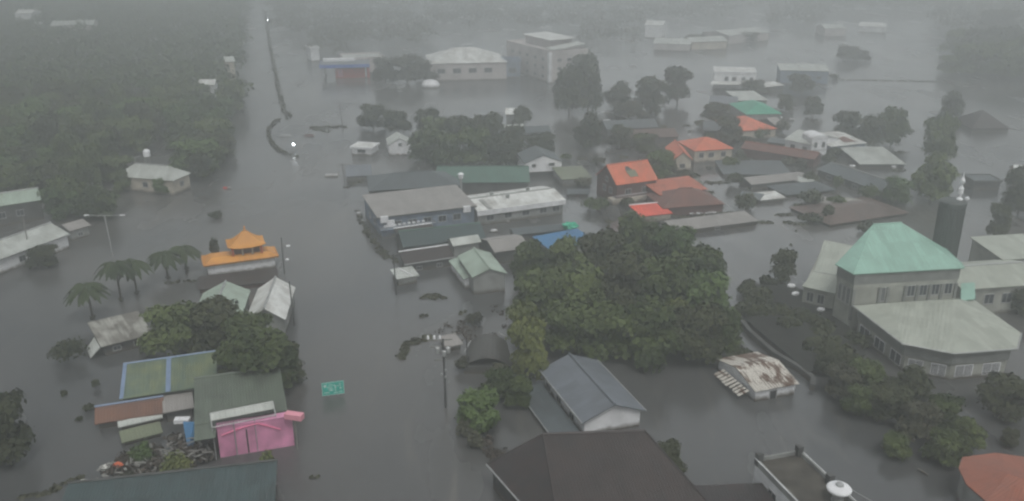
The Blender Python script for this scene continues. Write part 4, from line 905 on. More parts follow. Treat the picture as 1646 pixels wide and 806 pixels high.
# canopy of the fuel station
P0, u, v, Lg, W = frame_of((514, 110), (594, 108), 4.6, W=14)
def q(s, t, z): return P0 + u * s + v * t + Vector((0, 0, z - P0.z))
c0 = q(Lg / 2, W / 2, 0); T = thing('fuel_station', 'fuel station with blue edged white canopy on the far right road edge', 'fuel station', (c0.x, c0.y, 0))
MB().hexa([q(0, 0, 4.6), q(Lg, 0, 4.6), q(Lg, W, 4.6), q(0, W, 4.6), q(0, 0, 5.6), q(Lg, 0, 5.6), q(Lg, W, 5.6), q(0, W, 5.6)]).build('canopy', M['r_slate'], T)
k = MB(); k.hexa([q(-.1, -.12, 4.5), q(Lg + .1, -.12, 4.5), q(Lg + .1, -.005, 4.5), q(-.1, -.005, 4.5), q(-.1, -.12, 5.8), q(Lg + .1, -.12, 5.8), q(Lg + .1, -.005, 5.8), q(-.1, -.005, 5.8)])
k.hexa([q(-.12, 0, 4.5), q(-.005, 0, 4.5), q(-.005, W, 4.5), q(-.12, W, 4.5), q(-.12, 0, 5.8), q(-.005, 0, 5.8), q(-.005, W, 5.8), q(-.12, W, 5.8)]); k.build('blue_fascia', M['bluesign'], T)
MB().hexa([q(Lg * .05, W * .75, 5.602), q(Lg * .7, W * .75, 5.602), q(Lg * .7, W, 5.602), q(Lg * .05, W, 5.602), q(Lg * .05, W * .75, 6.5), q(Lg * .7, W * .75, 6.5), q(Lg * .7, W, 6.5), q(Lg * .05, W, 6.5)]).build('roof_box', M['white'], T)
for s_ in (.08, .92):
    for t_ in (.15, .85): MB().tube(q(Lg * s_, W * t_, -2), q(Lg * s_, W * t_, 4.6), .35).build('column', M['white'], T)
MB().hexa([q(Lg * .3, 3, -2), q(Lg, 3, -2), q(Lg, W - 1, -2), q(Lg * .3, W - 1, -2), q(Lg * .3, 3, 3.6), q(Lg, 3, 3.6), q(Lg, W - 1, 3.6), q(Lg * .3, W - 1, 3.6)]).build('shop', M['red'], T)
MB().hexa([q(Lg * .35, 2.7, .6), q(Lg * .45, 2.7, .6), q(Lg * .45, 2.95, .6), q(Lg * .35, 2.95, .6), q(Lg * .35, 2.7, 3.2), q(Lg * .45, 2.7, 3.2), q(Lg * .45, 2.95, 3.2), q(Lg * .35, 2.95, 3.2)]).build('sign_board', M['pink2'], T)
house('hazy_building', 'hazy pale building behind the fuel station', 'building', (553, 96), (618, 93), 6.0, M['r_pale'], M['pinkwall'], W=14, kind='flat', rise=.6, oh=.1, wins=[('f', f, 3.8, 2, 1.4) for f in (.2, .5, .8)])
house('hazy_building', 'very faint small pale block left of the hazy building at the fuel station', 'building', (498, 78), (514, 77), 6.0, M['r_white'], M['white'], W=8, kind='flat', rise=.4)
T, q2, L2, W2 = house('market_hall', 'big pale round shouldered hall left of the four storey building', 'hall', (690, 103), (816, 100), 7, M['r_white'], M['pinkwall'], W=24, kind='hip', rise=4.5, wins=[('f', f, 4, 3, 1.8) for f in (.15, .35, .55, .75)])
T, q2, L2, W2 = house('annex', 'bluish fronted annex between the pale hall and the four storey building', 'building', (766, 101), (838, 99), 6.5, M['r_grey'], M['bluewall'], W=6, kind='flat', rise=1.2, wins=[('f', f, 3, 3, 2) for f in (.3, .55, .8)])
MB().hexa([q2(-.5 + a_, b_, zz) for zz in (-2, 7.7) for a_, b_ in ((0, -.6), (1.4, -.6), (1.4, -.02), (0, -.02))]).build('corner_pier', M['white'], T)
p = at(692, 134, 1.4); T = thing('white_dome', 'small white rounded tank in water right of the fuel station trees', 'tank', (p.x, p.y, 0)); MB().lathe((p.x, p.y, 0), [(3.4, -1), (3.4, 1.2), (2.6, 2.2), (1.2, 2.7), (.2, 2.8)], 18).build('tank', M['white'], T)
# four storey building
T, q2, L2, W2 = house('four_storey_building', 'big hazy pinkish four storey building with flat terraces in the upper centre', 'building', (814, 68), (884, 86), 11.5, M['pinkwall'], M['pinkwall'], C=(940, 80), kind='flat', rise=.8, oh=.1,
      wins=[('f', f, zz, 1.8, 1.1) for f in (.15, .32, .5, .68, .85) for zz in (2, 5.4, 8.6)] + [('r', f, zz, 1.8, 1.1) for f in (.25, .5, .75) for zz in (2, 5.4, 8.6)])
MB().hexa([q2(L2 - .5 + a_, -.7 + b_, zz) for zz in (-2, 11.8) for a_, b_ in ((0, 0), (1.2, 0), (1.2, 1.2), (0, 1.2))]).build('corner_pier', M['white'], T)
MB().slab([q2(L2 * .8, W2 * .1, 12.6), q2(L2 - .4, W2 * .1, 12.6), q2(L2 - .4, W2 * .95, 14.2), q2(L2 * .8, W2 * .95, 14.2)], .25).build('sloped_roof', M['r_pale'], T)
MB().hexa([q2(L2 * .15 + a_ * L2 * .55, W2 * .35 + b_ * W2 * .6, zz) for zz in (11.6, 15) for a_, b_ in ((0, 0), (1, 0), (1, 1), (0, 1))]).build('rooftop_block', M['pinkwall'], T)
MB().slab([q2(L2 * .12, W2 * .3, 15.1), q2(L2 * .75, W2 * .3, 15.1), q2(L2 * .75, W2 * .98, 15.4), q2(L2 * .12, W2 * .98, 15.4)], .25).build('rooftop_canopy', M['r_white'], T)
for (A, B, z, W_, wm, lab) in (((1050, 70), (1110, 72), 3.5, 18, 'pinkwall', 'leftmost faint pale shed on the far shore'), ((1112, 68), (1170, 66), 4.2, 12, 'cream', 'middle faint pale shed on the far shore'), ((1172, 58), (1238, 52), 4.6, 20, 'pinkwall', 'rightmost faint pale shed on the far shore'),
                            ((1036, 40), (1066, 41), 7, 14, 'white', 'faint white block in the far wood right of the four storey building'), ((1326, 46), (1362, 46), 4.5, 16, 'pinkwall', 'faint block at the far right shore'), ((1380, 42), (1424, 44), 3.5, 14, 'white', 'faint white roofed block on the far right shore'),
                            ((80, 42), (150, 40), 8, 18, 'pinkwall', 'faint pale block in the far upper left wood'), ((318, 137), (345, 137), 7.6, 4, 'white', 'small bright roof showing through the left wood'), ((362, 100), (378, 99), 9.5, 6, 'cream', 'narrow pale house at the wood edge by the highway'), ((22, 22), (50, 22), 10, 12, 'white', 'faint white roof in the top left wood')):
    house('hazy_shed', lab, 'building', A, B, z, M['r_white'] if wm == 'white' else M['r_pale'], M[wm], W=W_, kind='x', rise=1.6)

# ================================================================== THE MOSQUE
ZE = 9.8
F1, F2 = at(1372, 441, ZE), at(1550, 431, ZE); C1 = at(1343, 425, ZE)
u = (F2 - F1).normalized(); v = Vector((-u.y, u.x, 0)); Lf = (F2 - F1).length
cs_, ct_ = -(C1 - F1).dot(u), (C1 - F1).dot(v)
DEP = 17.0
def q(s, t, z): return Vector((F1.x, F1.y, 0)) + u * s + v * t + Vector((0, 0, z))
hp = [F1, F2, at(1546, 424, ZE), at(1520, 400, ZE), at(1492, 392, ZE), at(1402, 391, ZE), at(1376, 400, ZE), C1]
c0 = q(Lf / 2, DEP / 2, 0)
T = thing('mosque', 'mosque with copper green hipped roof above a lower grey green fan shaped front roof', 'mosque', (c0.x, c0.y, 0))
MOS = T
r0, r1 = at(1403, 361, ZE + 4.6), at(1449, 358, ZE + 4.6)
mr = poly_roof(T, hp, [r0, r1], [0, 1, 1, 1, 1, 0, 0, 0], ZE, M['r_mint'])
k = MB(); k.tube(r0, r1, .14, .14, 6)
for i in range(8): k.tube(hp[i], hp[(i + 1) % 8], .1, .1, 6)
k.build('roof_edge', M['r_mint'], mr)
def inset(pts, d):
    c = sum(pts, Vector()) / len(pts); return [c + (p - c) * (1 - d / (p - c).length) for p in pts]
wp = inset(hp, .7)
MB().prism([p for p in wp], -2.2, ZE - .2).build('wall', M['stone'], T)
bp_ = inset(hp, .45); MB().prism(bp_, ZE - 1.9, ZE - .22).build('cornice_band', M['bstone'], T)
bp2 = inset(hp, .55); MB().prism(bp2, ZE - 2.6, ZE - 1.905).build('lower_band', M['stone'], T)
wf0, wf1 = wp[0], wp[1]; uf = (wf1 - wf0); lf = uf.length; uf.normalize(); df = Vector((uf.y, -uf.x, 0))
for f in (.0, .25, .33, .5, .62, .74, .86, 1.0):
    p = wf0 + uf * lf * f; MB().hexa([p + uf * a_ + df * b_ + Vector((0, 0, zz - p.z)) for zz in (2.0, ZE - 2.62) for a_, b_ in ((-.22, -.1), (-.22, .25), (.22, .25), (.22, -.1))][::1]).build('pilaster', M['bstone'], T)
for f in (.56, .68, .80, .93): window(T, wf0 + uf * lf * f + Vector((0, 0, 6.3 - ZE)), uf, df, 1.2, 1.7)
for f in (.30,): window(T, wf0 + uf * lf * (f - .01) + Vector((0, 0, 6.0 - ZE)), uf, df, .5, 2.2)
wl0, wl1 = wp[7], wp[0]; ul = (wl1 - wl0); ll = ul.length; ul.normalize(); dl = Vector((ul.y, -ul.x, 0))
for f in (.25, .5, .75): window(T, wl0 + ul * ll * f + Vector((0, 0, 5.6 - ZE)), ul, dl, .6, 2.6)
# fan shaped lower hall
ZL = 4.6
lp = [at(x, y, ZL) for x, y in ((1371, 492), (1450, 553), (1534, 569), (1636, 561), (1642, 536), (1560, 478))]
T2 = thing('front_hall', 'lower fan shaped hall with grey green roof in front of the mosque', 'hall', tuple(Vector((1, 1, 0)) * (sum(lp, Vector()) / 6)))
apx = at(1541, 482, ZL + 1.3); apx2 = at(1430, 487, ZL + .9)
lr = poly_roof(T2, lp, [apx2, apx], [0, 0, 1, 1, 1, 1], ZL, M['r_mosque'], th=.2)
k = MB()
for i in range(4): k.tube(lp[i], lp[i + 1], .11, .11, 6)
k.build('roof_edge', M['steel'], lr)
wp2 = inset(lp, 1.1); MB().prism(wp2, -2.2, ZL - .28).build('wall', M['stone'], T2)
MB().prism(inset(lp, .8), 2.6, ZL - .3).build('band', M['bstone'], T2)
for i, n_ in ((0, 3), (1, 2), (2, 2)):
    a_, b_ = wp2[i], wp2[i + 1]; uu = (b_ - a_); l_ = uu.length; uu.normalize(); dd = Vector((uu.y, -uu.x, 0))
    for j in range(n_):
        f = (j + .5) / n_; window(T2, a_ + uu * l_ * f + Vector((0, 0, 1.3 - a_.z)), uu, dd, l_ / n_ * .6, 1.6, fm='white')
        if i: 
            k = MB()
            for z_ in (.7, .95, 1.2, 1.45, 1.7, 1.95): k.tube(a_ + uu * (l_ * f - l_ / n_ * .29) + dd * .14 + Vector((0, 0, z_ - a_.z)), a_ + uu * (l_ * f + l_ / n_ * .29) + dd * .14 + Vector((0, 0, z_ - a_.z)), .035, .035, 4)
            k.build('louvre', M['white'], T2)
# entrance canopy: small copper roof
e = [at(1544, 484, 5.5), at(1568, 480, 5.5), at(1566, 460, 5.5), at(1544, 461, 5.5)]
k = MB(); k.slab([e[0], e[1], e[2] + Vector((0, 0, .6)), e[3] + Vector((0, 0, .6))], .15); k.build('side_canopy', M['r_mint'], T)
# wings
wq = [at(1289, 460, 4.0), at(1342, 472, 4.0), at(1376, 396, 6.4), at(1325, 386, 6.4)]; wm0, wm1 = at(1308, 437, 4.9), at(1356, 445, 4.9)
cc = sum(wq, Vector()) / 4; T = thing('mosque_wing', 'pale grey wing with a bent roof on the left side of the mosque', 'building', (cc.x, cc.y, 0))
k = MB(); k.slab([wq[0], wq[1], wm1, wm0], .15); k.slab([wm0, wm1, wq[2], wq[3]], .15); ro = k.build('roof', M['r_mosque'], T)
MB().tube(wm0 + Vector((0, 0, .03)), wm1 + Vector((0, 0, .03)), .07, .07, 5).build('roof_joint', M['steel'], ro)
ws = [cc + (p - cc) * .93 for p in wq]
k = MB(); k.hexa([Vector((p.x, p.y, -2.2)) for p in ws] + [Vector((p.x, p.y, p.z - .3)) for p in ws]); k.build('wall', M['stone'], T)
uu = (ws[1] - ws[0]); l_ = uu.length; uu.normalize(); dd = Vector((uu.y, -uu.x, 0))
for f in (.25, .6): window(T, Vector((ws[0].x, ws[0].y, 2.2)) + Vector((uu.x, uu.y, 0)) * l_ * f, uu, dd, 1.0, 1.5)
house('mosque_wing', 'wide pale grey roofed wing on the right side of the mosque', 'building', (1546, 466), (1690, 456), 5.0, M['r_mosque'], M['stone'], W=11, kind='x', rise=1.6, oh=.5, cap=M['steel'], wins=[('f', f, 2.8, 1.6, 1.6) for f in (.15, .35, .55, .75)])
house('mosque_wing', 'further pale roof behind the right mosque wing at the picture edge', 'building', (1612, 418), (1700, 412), 5.4, M['r_mosque'], M['stone'], W=9, kind='shed', rise=1.0)
# minaret
mb_ = at(1517, 408, 8.2); mx_, my_ = mb_.x, mb_.y
hm = CAMH + (at(1537, 322).z - CAMH) * my_ / at(1537, 322).y
T = thing('minaret', 'dark round minaret tower with a bright white spire beside the copper green roof', 'minaret', (mx_, my_, 0))
rm_ = 23 * (my_ / cp + 0) / FPX * .82
k = MB(); k.lathe((mx_, my_, 0), [(rm_ * .98, -2), (rm_ * .98, hm - .9), (rm_ * 1.07, hm - .85), (rm_ * 1.07, hm - .2), (rm_ * .96, hm), (rm_ * .3, hm + .1)], 28); k.build('shaft', M['mint'], T)
k = MB()
for i in range(28):
    a_ = i * 2 * math.pi / 28; x_, y_ = mx_ + math.cos(a_) * rm_, my_ + math.sin(a_) * rm_; k.tube((x_, y_, 0), (x_, y_, hm - 1), .09, .09, 4)
k.build('fluting', M['mint'], T)
k = MB(); sx = mx_ + .9; k.lathe((sx, my_, hm), [(.5, 0), (.45, .3), (.2, .5), (.24, .9), (.42, 1.1), (.42, 2.0), (.2, 2.3), (.14, 2.6), (.36, 2.9), (.4, 3.3), (.2, 3.7), (.1, 4.0), (.05, 4.6)], 14); k.build('spire', M['white'], T)
MB().blob((sx + 1.1, my_ - .3, hm + .35), (.35, .35, .3), 8, 6, .05).build('lantern', M['white'], T)
# shed net roof, bank wall, clutter by the mosque
T = thing('net_shed', 'wide flat blackish net covered shed between the grove and the mosque', 'shed', tuple(at(1270, 520)))
pts = [at(x, y, 1.0) for x, y in ((1200, 515), (1300, 598), (1392, 570), (1350, 500), (1282, 462), (1196, 455))]
cc = sum(pts, Vector()) / 6
k = MB(); k.slab(pts, .12); k.build('net_roof', plain('black_net', (.028, .030, .026), .95, .6, .35), T); MB().prism([cc + (p - cc) * .97 for p in pts], -2, .85).build('wall', M['dgrey'], T)
T = thing('bank_wall', 'long pale concrete wall top running down right of the grove', 'wall', tuple(at(1250, 560)))
wpts = [(1180, 497), (1205, 530), (1245, 565), (1285, 588), (1308, 606), (1306, 618)]
k = MB()
for a_, b_ in zip(wpts, wpts[1:]):
    A, B = at(*a_, .9), at(*b_, .9); d_ = (B - A).normalized(); n_ = Vector((-d_.y, d_.x, 0)) * .35
    k.hexa([A - n_ - Vector((0, 0, 3)), B - n_ - Vector((0, 0, 3)), B + n_ - Vector((0, 0, 3)), A + n_ - Vector((0, 0, 3)), A - n_, B - n_, B + n_, A + n_])
k.build('wall', M['dgrey'], T)
T = thing('wall', 'thin sunken wall line in the water at the lower right', 'wall', tuple(at(1420, 730)))
k = MB()
for a_, b_ in (((1416, 716), (1448, 738)), ((1476, 754), (1492, 764))):
    A, B = at(*a_, .25), at(*b_, .25); k.tube(A, B, .12, .12, 5)
k.build('wall', M['grey'], T)
for px, py, lab in ((1272, 458, 'upper white tank left of the mosque wing'), (1279, 471, 'lower white tank left of the mosque wing'), (1320, 496, 'small white box on the dark net by the mosque wing')):
    p = at(px, py, 1.4); T = thing('storage_tank', lab, 'tank', (p.x, p.y, 0)); MB().blob((p.x, p.y, 1.2), (.7, .45, .4), 10, 6, .12).build('tank', M['white'], T); MB().box((p.x, p.y, 0.1), (1.1, .7, 1.2)).build('stand', M['steel'], T)

# ================================================================== TREES
def t_at(px, py, rpx, h, lab, mat='leaf', group=None):
    p = at(px, py); return tree(p, rpx * mpp(py), h, lab, mat, group)
grove = [(850, 455, 42, 8.5), (905, 462, 46, 9.5), (965, 452, 48, 10), (1022, 436, 52, 11), (1085, 446, 52, 10.5), (1128, 478, 50, 9.5), (868, 512, 52, 9), (935, 520, 58, 10), (1000, 500, 58, 11), (1068, 508, 60, 11), (1135, 522, 55, 9.5),
         (905, 568, 50, 8.5), (975, 572, 60, 9.5), (1046, 580, 62, 10), (1115, 578, 60, 9), (1160, 568, 40, 7)]
for i, (x, y, r_, h_) in enumerate(grove):
    t_at(x, y, r_, h_, 'one of the merging crowns of the big green grove in the centre right', ('leaf', 'leaf', 'leaf_d', 'leaf', 'leaf_g', 'leaf')[i % 6], 'trees of the big grove')
for (x, y, r_, h_, m, lab) in ((852, 612, 42, 10.5, 'leaf_y', 'tall yellow green tree at the left front corner of the grove'), (838, 560, 34, 8, 'leaf_y', 'yellow green tree behind the tall one at the left of the grove'), (1088, 560, 34, 9.0, 'leaf_y', 'yellow tinged crown inside the front right of the grove'),
    (800, 640, 34, 4.6, 'leaf', 'low tree behind the bright round tree at the road edge'), (832, 652, 30, 4.5, 'leaf', 'low tree between the bright green bush and the slate roofed house'), (770, 688, 46, 5.6, 'leaf_g', 'bright round tree at the road edge left of the slate roofed house'),
    (1257, 452, 29, 6.4, 'leaf_d', 'lone round tree in open water left of the mosque wing'), (18, 742, 56, 9.5, 'leaf_d', 'big dark tree cut by the left edge at the bottom'), (-30, 720, 50, 8, 'leaf_d', 'dark tree crown at the left edge behind the big one'),
    (282, 572, 62, 8.6, 'leaf', 'left crown of the clump behind the pale green gabled building'), (345, 566, 58, 9.2, 'leaf_d', 'middle crown of the clump in front of the gabled pair'), (432, 632, 66, 9.8, 'leaf', 'right crown of the clump nearest the road'), (462, 612, 40, 6.5, 'leaf_d', 'outer crown of the clump leaning over the road edge'), (385, 628, 46, 7.5, 'leaf', 'front crown of the clump above the pink front'), (398, 580, 52, 8.6, 'leaf', 'rear crown of the clump just left of the road edge'),
    (200, 308, 20, 5.4, 'leaf', 'tree covering the left corner of the pale house in the wood'), (262, 312, 18, 4.4, 'leaf_g', 'low tree just below the pale house in the wood'), (160, 350, 40, 7, 'leaf', 'tree at the lower edge of the wood above the street lamp'), (105, 350, 40, 8, 'leaf_g', 'tree at the lower edge of the wood beside the long white building'), (322, 290, 26, 7, 'leaf_d', 'tree right of the pale house in the wood'),
    (70, 428, 30, 4.5, 'leaf_d', 'small dark tree in front of the long white building'), (1072, 758, 32, 4.2, 'leaf_d', 'round dark bushy tree beside the floating pallet'),
    (1612, 668, 52, 6, 'leaf_d', 'dark tree in front of the right end of the mosque hall'), (1621, 718, 18, 2.6, 'leaf_d', 'small round dark tree above the terracotta roof'), (1648, 500, 50, 5, 'leaf_d', 'dark tree at the right edge below the right mosque wing'),
    (1600, 388, 24, 8.5, 'leaf_d', 'slim dark tree right of the minaret'), (1636, 345, 40, 12, 'leaf_d', 'tall dark tree at the right edge above the mosque wing'),
    (1526, 196, 24, 10, 'leaf_d', 'furthest of the tall dark trees beyond the mosque'), (1505, 262, 34, 14, 'leaf', 'tallest of the trees beyond the mosque'), (1496, 322, 40, 11, 'leaf', 'tree just behind the copper green roof, right one'), (1440, 326, 34, 6.5, 'leaf_g', 'lower tree left of the pair behind the copper green roof'),
    (1356, 228, 28, 9.5, 'leaf_d', 'left one of three round trees in the far right water'), (1396, 236, 28, 10, 'leaf_d', 'middle one of three round trees in the far right water'), (1432, 232, 32, 11, 'leaf', 'right one of three round trees in the far right water'),
    (1288, 152, 24, 8, 'leaf_d', 'tree in front of the long pale roofed shed, upper one'), (1306, 188, 20, 7, 'leaf_d', 'tree below the long pale roofed shed, lower one'), (1262, 178, 20, 6, 'leaf_d', 'dark tree right of the bright green roof'),
    (1168, 232, 30, 8.5, 'leaf_d', 'dark tree left of the orange red hipped roof'), (1150, 196, 26, 7, 'leaf_d', 'dark tree below the far white building'), (1212, 150, 26, 5, 'leaf_d', 'low dark tree just below the far white building'),
    (1058, 290, 30, 8.5, 'leaf_g', 'green tree right behind the bright orange roof'), (946, 240, 28, 10.5, 'leaf_d', 'dark round tree standing alone above the olive shed'), (998, 238, 30, 7, 'leaf_d', 'tree right of the lone dark round tree'), (1036, 246, 26, 6, 'leaf', 'small tree behind the bright orange roof'),
    (915, 184, 34, 18, 'leaf_d', 'tall hazy tree right of the four storey building, left of two'), (945, 180, 30, 20, 'leaf_d', 'tall hazy tree right of the four storey building, right of two'), (935, 132, 30, 12, 'leaf_d', 'hazy tree at the right corner of the four storey building'),
    (994, 174, 28, 9, 'leaf_d', 'hazy tree left of the far pair in open water'), (1046, 182, 40, 13, 'leaf_d', 'left one of the large far pair of hazy trees'), (1088, 168, 30, 14, 'leaf_d', 'right one of the large far pair of hazy trees'), (1010, 190, 34, 6, 'leaf_m', 'low hazy tree below the far pair'),
    (600, 210, 30, 8.5, 'leaf_d', 'tree above the small white flat roofed house'), (640, 216, 30, 7.5, 'leaf_d', 'tree above the small white gable ended house'), (690, 215, 28, 8, 'leaf_d', 'tree between the gable ended house and the far tree group'),
    (620, 134, 32, 11, 'leaf_m', 'dark hazy tree right of the fuel station, left of three'), (655, 136, 34, 12, 'leaf_m', 'dark hazy tree right of the fuel station, middle of three'), (686, 130, 26, 9, 'leaf_m', 'dark hazy tree right of the fuel station, right of three'),
    (1120, 74, 26, 6, 'leaf_m', 'faint tree in front of the far shore sheds, left one'), (1200, 68, 24, 6, 'leaf_m', 'faint tree in front of the far shore sheds, right one'), (1362, 98, 24, 7, 'leaf_m', 'faint tree on the far right water, left one'), (1384, 98, 20, 5, 'leaf_m', 'faint tree on the far right water, right one'), (1560, 122, 40, 14, 'leaf', 'far tree at the upper right, left one'), (1605, 128, 46, 17, 'leaf', 'far tree at the upper right, middle one'), (1645, 128, 46, 18, 'leaf', 'far tree at the upper right edge'),
    (1530, 120, 30, 9, 'leaf', 'low far tree at the foot of the upper right treeline'), (1580, 100, 44, 16, 'leaf_d', 'dark far tree within the upper right treeline, left'), (1630, 105, 50, 18, 'leaf_d', 'dark far tree within the upper right treeline, right'), (1600, 60, 44, 16, 'leaf_d', 'furthest dark tree of the upper right treeline'),
    (1540, 90, 34, 14, 'leaf', 'far tree behind the upper right ones'), (840, 200, 20, 6, 'leaf_d', 'small tree beside the topmost broken pale roof'), (870, 248, 30, 6.2, 'leaf_d', 'dark tree behind the white gable house')):
    t_at(x, y, r_, h_, lab, m)
for (x, y, r_, h_) in ((682, 258, 34, 9), (720, 268, 36, 10), (762, 270, 38, 11), (805, 270, 34, 10), (700, 236, 34, 9), (745, 238, 34, 10), (785, 236, 34, 10), (825, 250, 30, 9)):
    t_at(x, y, r_, h_, 'one of the merging dark trees behind the dark green hall roof', 'leaf_d' if x % 2 else 'leaf', 'trees behind the dark green hall')
for (x, y, r_, h_) in ((1352, 640, 38, 5), (1392, 628, 38, 5), (1380, 668, 36, 4.5), (1425, 672, 42, 5.5), (1462, 640, 40, 4.5), (1470, 705, 42, 5.5), (1512, 690, 42, 5), (1515, 742, 38, 5), (1552, 722, 34, 4), (1440, 735, 30, 3), (1330, 602, 28, 4)):
    t_at(x, y, r_, h_, 'one of the half drowned muddy green trees below the mosque hall', ('leaf', 'leaf', 'leaf_m', 'leaf_d')[(x // 3) % 4], 'half drowned trees below the mosque')
for (x, y, r_, lab) in ((1200, 470, 2.2, 'dark bush at the left end of the net covered shed'), (1235, 462, 1.8, 'dark bush behind the net covered shed'), (1330, 560, 2.0, 'dark bush in front of the mosque wing on the net'), (1190, 580, 2.4, 'bush at the corner where the grove meets the bank wall'), (748, 702, 1.5, 'muddy bush trailing below the bright round tree'), (765, 722, 1.0, 'small muddy bush at the road edge near the black brown roof'),
                        (742, 596, 1.3, 'muddy bush at the left foot of the dark domed roof'), (800, 605, 1.6, 'muddy bush at the right foot of the dark domed roof'), (762, 522, 1.5, 'muddy bush behind the dark domed roof'),
                        (1340, 128, 2.5, 'low far hedge bush on the sunken dyke'), (1380, 556, 2.4, 'bush between net shed and fan shaped hall')):
    bush(at(x, y), r_, 2.2, lab, 'leaf_d' if x > 900 else 'leaf_m', n=800)

g = random.Random(21)
for i in range(22):
    f = g.random(); x = 1200 + 150 * f + g.uniform(-15, 15); y = 462 + 100 * f * g.uniform(.4, 1.05) + g.uniform(-5, 30)
    bush(at(x, y, 1.2), g.uniform(1.2, 2.6), g.uniform(2.0, 3.0), 'one of the dark low bushes smothering the net covered shed left of the mosque', 'leaf_d', 'dark bushes on the net shed', n=600, leaf=.3)
g = random.Random(33)
spots = [(1128, 205), (1140, 222), (1196, 228), (1222, 222), (1256, 214), (1240, 188), (1182, 182), (1205, 172), (1338, 250), (1352, 246), (1400, 238), (1330, 262), (1300, 300), (1352, 300), (1392, 318), (1300, 330), (1345, 330), (1290, 276), (1180, 300),
         (1172, 270), (1196, 335), (1300, 358), (1390, 372), (1330, 352), (1420, 300), (1105, 284), (1076, 276), (1120, 240), (1050, 322), (1040, 236), (1066, 214), (960, 262), (938, 300), (1012, 335), (960, 338), (1190, 258), (1270, 262), (980, 236), (906, 256), (836, 232)]
for i, (x, y) in enumerate(spots):
    bush(at(x + g.uniform(-4, 4), y + g.uniform(-3, 3)), g.uniform(1.5, 3.6), g.uniform(1.6, 4.2), 'one of the dark half drowned bushes crowding between the village roofs', g.choice(['leaf_d', 'leaf_m', 'leaf_d', 'leaf']), 'half drowned bushes of the village', n=700, leaf=.32)
cs, rs = [], []
for i in range(120):
    x, y = g.uniform(930, 1460), g.uniform(190, 365); p = at(x, y); cs.append((p.x, p.y, .08)); rs.append((g.uniform(.8, 2.6), g.uniform(.5, 1.4), .14))
foliage_mass('floating_rubbish', cs, rs, 5200, .3, 'leaf_m', 'thin floating rubbish and weed between the village roofs')
for i, (x, y, w_, lab) in enumerate(((1012, 318, 1.6, 'white sheet on the water below the bright orange roof'), (1225, 288, 1.4, 'white board above the low white roof'), (1252, 190, 1.8, 'white box right of the orange red hipped roof'), (1273, 192, 1.4, 'small white cooler right of the white box'), (1370, 268, 1.4, 'pale tank at the left tip of the long pale green grey roof'), (1436, 270, 1.0, 'white drum below the long pale green grey roof'),
                         (975, 194, 2.2, 'white tilted board beside the long dark roof'), (577, 344, .9, 'white topped box on the road edge left of the grey warehouse'))):
    p = at(x, y, .4); tag(MB().box((p.x, p.y, .35), (w_, w_ * .6, .5 + .3 * (i % 3)), g.uniform(-.6, .6)).build('floating_box', M['white']), lab, 'box')
for (A, B, z, W_, rm, lab) in (((1290, 318), (1330, 330), .8, 5, 'r_grey', 'tiny grey roof right of the low dark hipped roof'), ((1350, 326), (1398, 334), .8, 5, 'r_corr', 'tiny streaked roof above the wide reddish brown roof'), ((1268, 288), (1302, 296), 1.2, 4, 'r_pale', 'tiny pale roof touching the low grey roof'),
                            ((1232, 228), (1262, 232), 1.6, 6, 'r_dslate', 'tiny dark roof left of the white walled house'), ((1098, 300), (1132, 296), 1.4, 5, 'r_gg', 'tiny green grey roof behind the weathered orange roof'), ((912, 312), (948, 312), .8, 4, 'r_dslate', 'tiny dark roof in the water right of the workshop')):
    house('shed', lab, 'shed', A, B, z, M[rm], M['dgrey'], W=W_, kind='x', rise=.6)
# the wood on the left of the highway: single trees near, one mass far off
edge = [(-10, 402), (60, 392), (130, 388), (215, 382), (240, 366), (275, 345), (300, 318), (332, 250), (352, 130), (358, 60), (366, -60)]
def ex(py):
    for (y0, x0), (y1, x1) in zip(edge, edge[1:]):
        if y0 <= py <= y1: return x0 + (x1 - x0) * (py - y0) / (y1 - y0)
    return -999 if py > 300 else 402
holes = [(182, 250, 302, 314, 1), (-40, 318, 80, 352, 1)]
g = random.Random(11); n_ = 0; far_c, far_r = [], []
Y = at(0, 366).y; row = 0
while Y < 1000:
    step = 8.6 if Y < 330 else 11
    # image row of this ground distance
    py = 403 + FPX * math.tan(math.atan2(CAMH, Y) - R(PITCH))
    dz = Y * cp + CAMH * sp
    xr = (ex(py) - 823) * dz / FPX - 3.4 + 2.5 * math.sin(Y * .09) + 1.5 * math.sin(Y * .23); xl = (-60 - 823) * dz / FPX
    X = xr - g.uniform(0, 3)
    while X > xl:
        x_, y_ = X + g.uniform(-2, 2) * (X < xr - 5), Y + g.uniform(-2.5, 2.5)
        px = 823 + FPX * x_ / dz
        skip = any(a_ < px < c_ and b_ - 6 < py < d_ + 14 for a_, b_, c_, d_, _ in holes)
        if not skip:
            if Y < 300: tree((x_, y_), g.choice([4.2, 5, 6, 7.5]) * g.uniform(.9, 1.1), g.uniform(6.5, 12.5), 'one of the merging crowns of the dense wood left of the highway', g.choice(['leaf', 'leaf', 'leaf_d', 'leaf_g']), 'trees of the left wood'); n_ += 1
            else:
                q_ = g.uniform(5, 7.5); far_c.append((x_, y_, g.uniform(4.5, 7))); far_r.append((q_, q_, g.uniform(3, 4.5)))
        X -= step * g.uniform(.85, 1.15)
    Y += step * .95
print('left wood trees', n_, 'far', len(far_c))
foliage_mass('far_wood', far_c, far_r, min(160000, len(far_c) * 110), .75, 'leaf', 'far wood left of the highway fading into haze', seed=5)
far_c, far_r = [], []
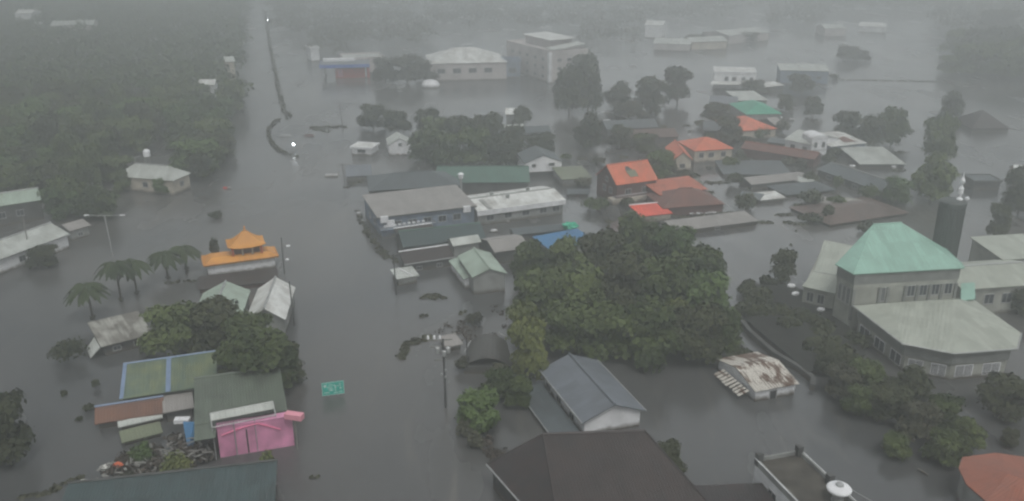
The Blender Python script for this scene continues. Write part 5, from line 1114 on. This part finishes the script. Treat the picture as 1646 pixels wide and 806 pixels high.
def region(px0, px1, py0, py1, st, h=7):
    Y0, Y1 = at(0, py1).y, at(0, py0).y; Y = Y0
    while Y < Y1:
        dz = Y * cp + CAMH * sp; X = (px0 - 823) * dz / FPX + g.uniform(0, 4)
        while X < (px1 - 823) * dz / FPX:
            q_ = g.uniform(.45, .7) * st; far_c.append((X + g.uniform(-3, 3), Y + g.uniform(-3, 3), g.uniform(.5, .8) * h)); far_r.append((q_, q_, h * g.uniform(.4, .55))); X += st * g.uniform(.8, 1.2)
        Y += st
region(500, 560, 60, 94, 10); region(478, 700, 30, 66, 11); region(452, 480, 10, 55, 9); region(700, 1045, 24, 50, 12); region(940, 1020, 50, 74, 10, 6); region(560, 680, 66, 80, 10)
region(440, 1660, -70, 22, 17, 9); region(1240, 1325, 22, 48, 11); region(1045, 1180, 22, 36, 13); region(1510, 1660, 20, 60, 12, 9); region(1325, 1510, 8, 22, 14)
foliage_mass('far_woodland', far_c, far_r, min(220000, len(far_c) * 100), .8, 'leaf_m', 'far hazy woods behind the flooded village', seed=6)
# far hills beyond, mostly lost in the haze
k = MB(); n = 40; 
for i in range(n):
    def hp_(i_, j_): x = -1500 + 3000 * i_ / n; return (x, 1250 + 220 * j_, [0, 40, 90, 60][j_] * (.6 + .4 * math.sin(i_ * .7) + .25 * math.sin(i_ * 1.9)) - 2)
    for j in range(3): k.face([hp_(i, j), hp_(i + 1, j), hp_(i + 1, j + 1), hp_(i, j + 1)])
tag(k.build('hills', M['leaf_d']), kind='structure')

# ================================================================== HAZE
m = bpy.data.materials.new('haze'); m.use_nodes = True; nt = m.node_tree; nt.nodes.clear()
o_ = nt.nodes.new('ShaderNodeOutputMaterial'); pv = nt.nodes.new('ShaderNodeVolumePrincipled')
pv.inputs['Color'].default_value = (*HAZE_COLOR, 1); pv.inputs['Density'].default_value = HAZE_DENSITY; pv.inputs['Anisotropy'].default_value = 0.65
nt.links.new(pv.outputs[0], o_.inputs['Volume'])
hz = MB().box((0, 1000, 65), (3400, 2700 + 0, 136)).build('haze', m); tag(hz, 'even grey mist over the flooded village', kind='stuff')
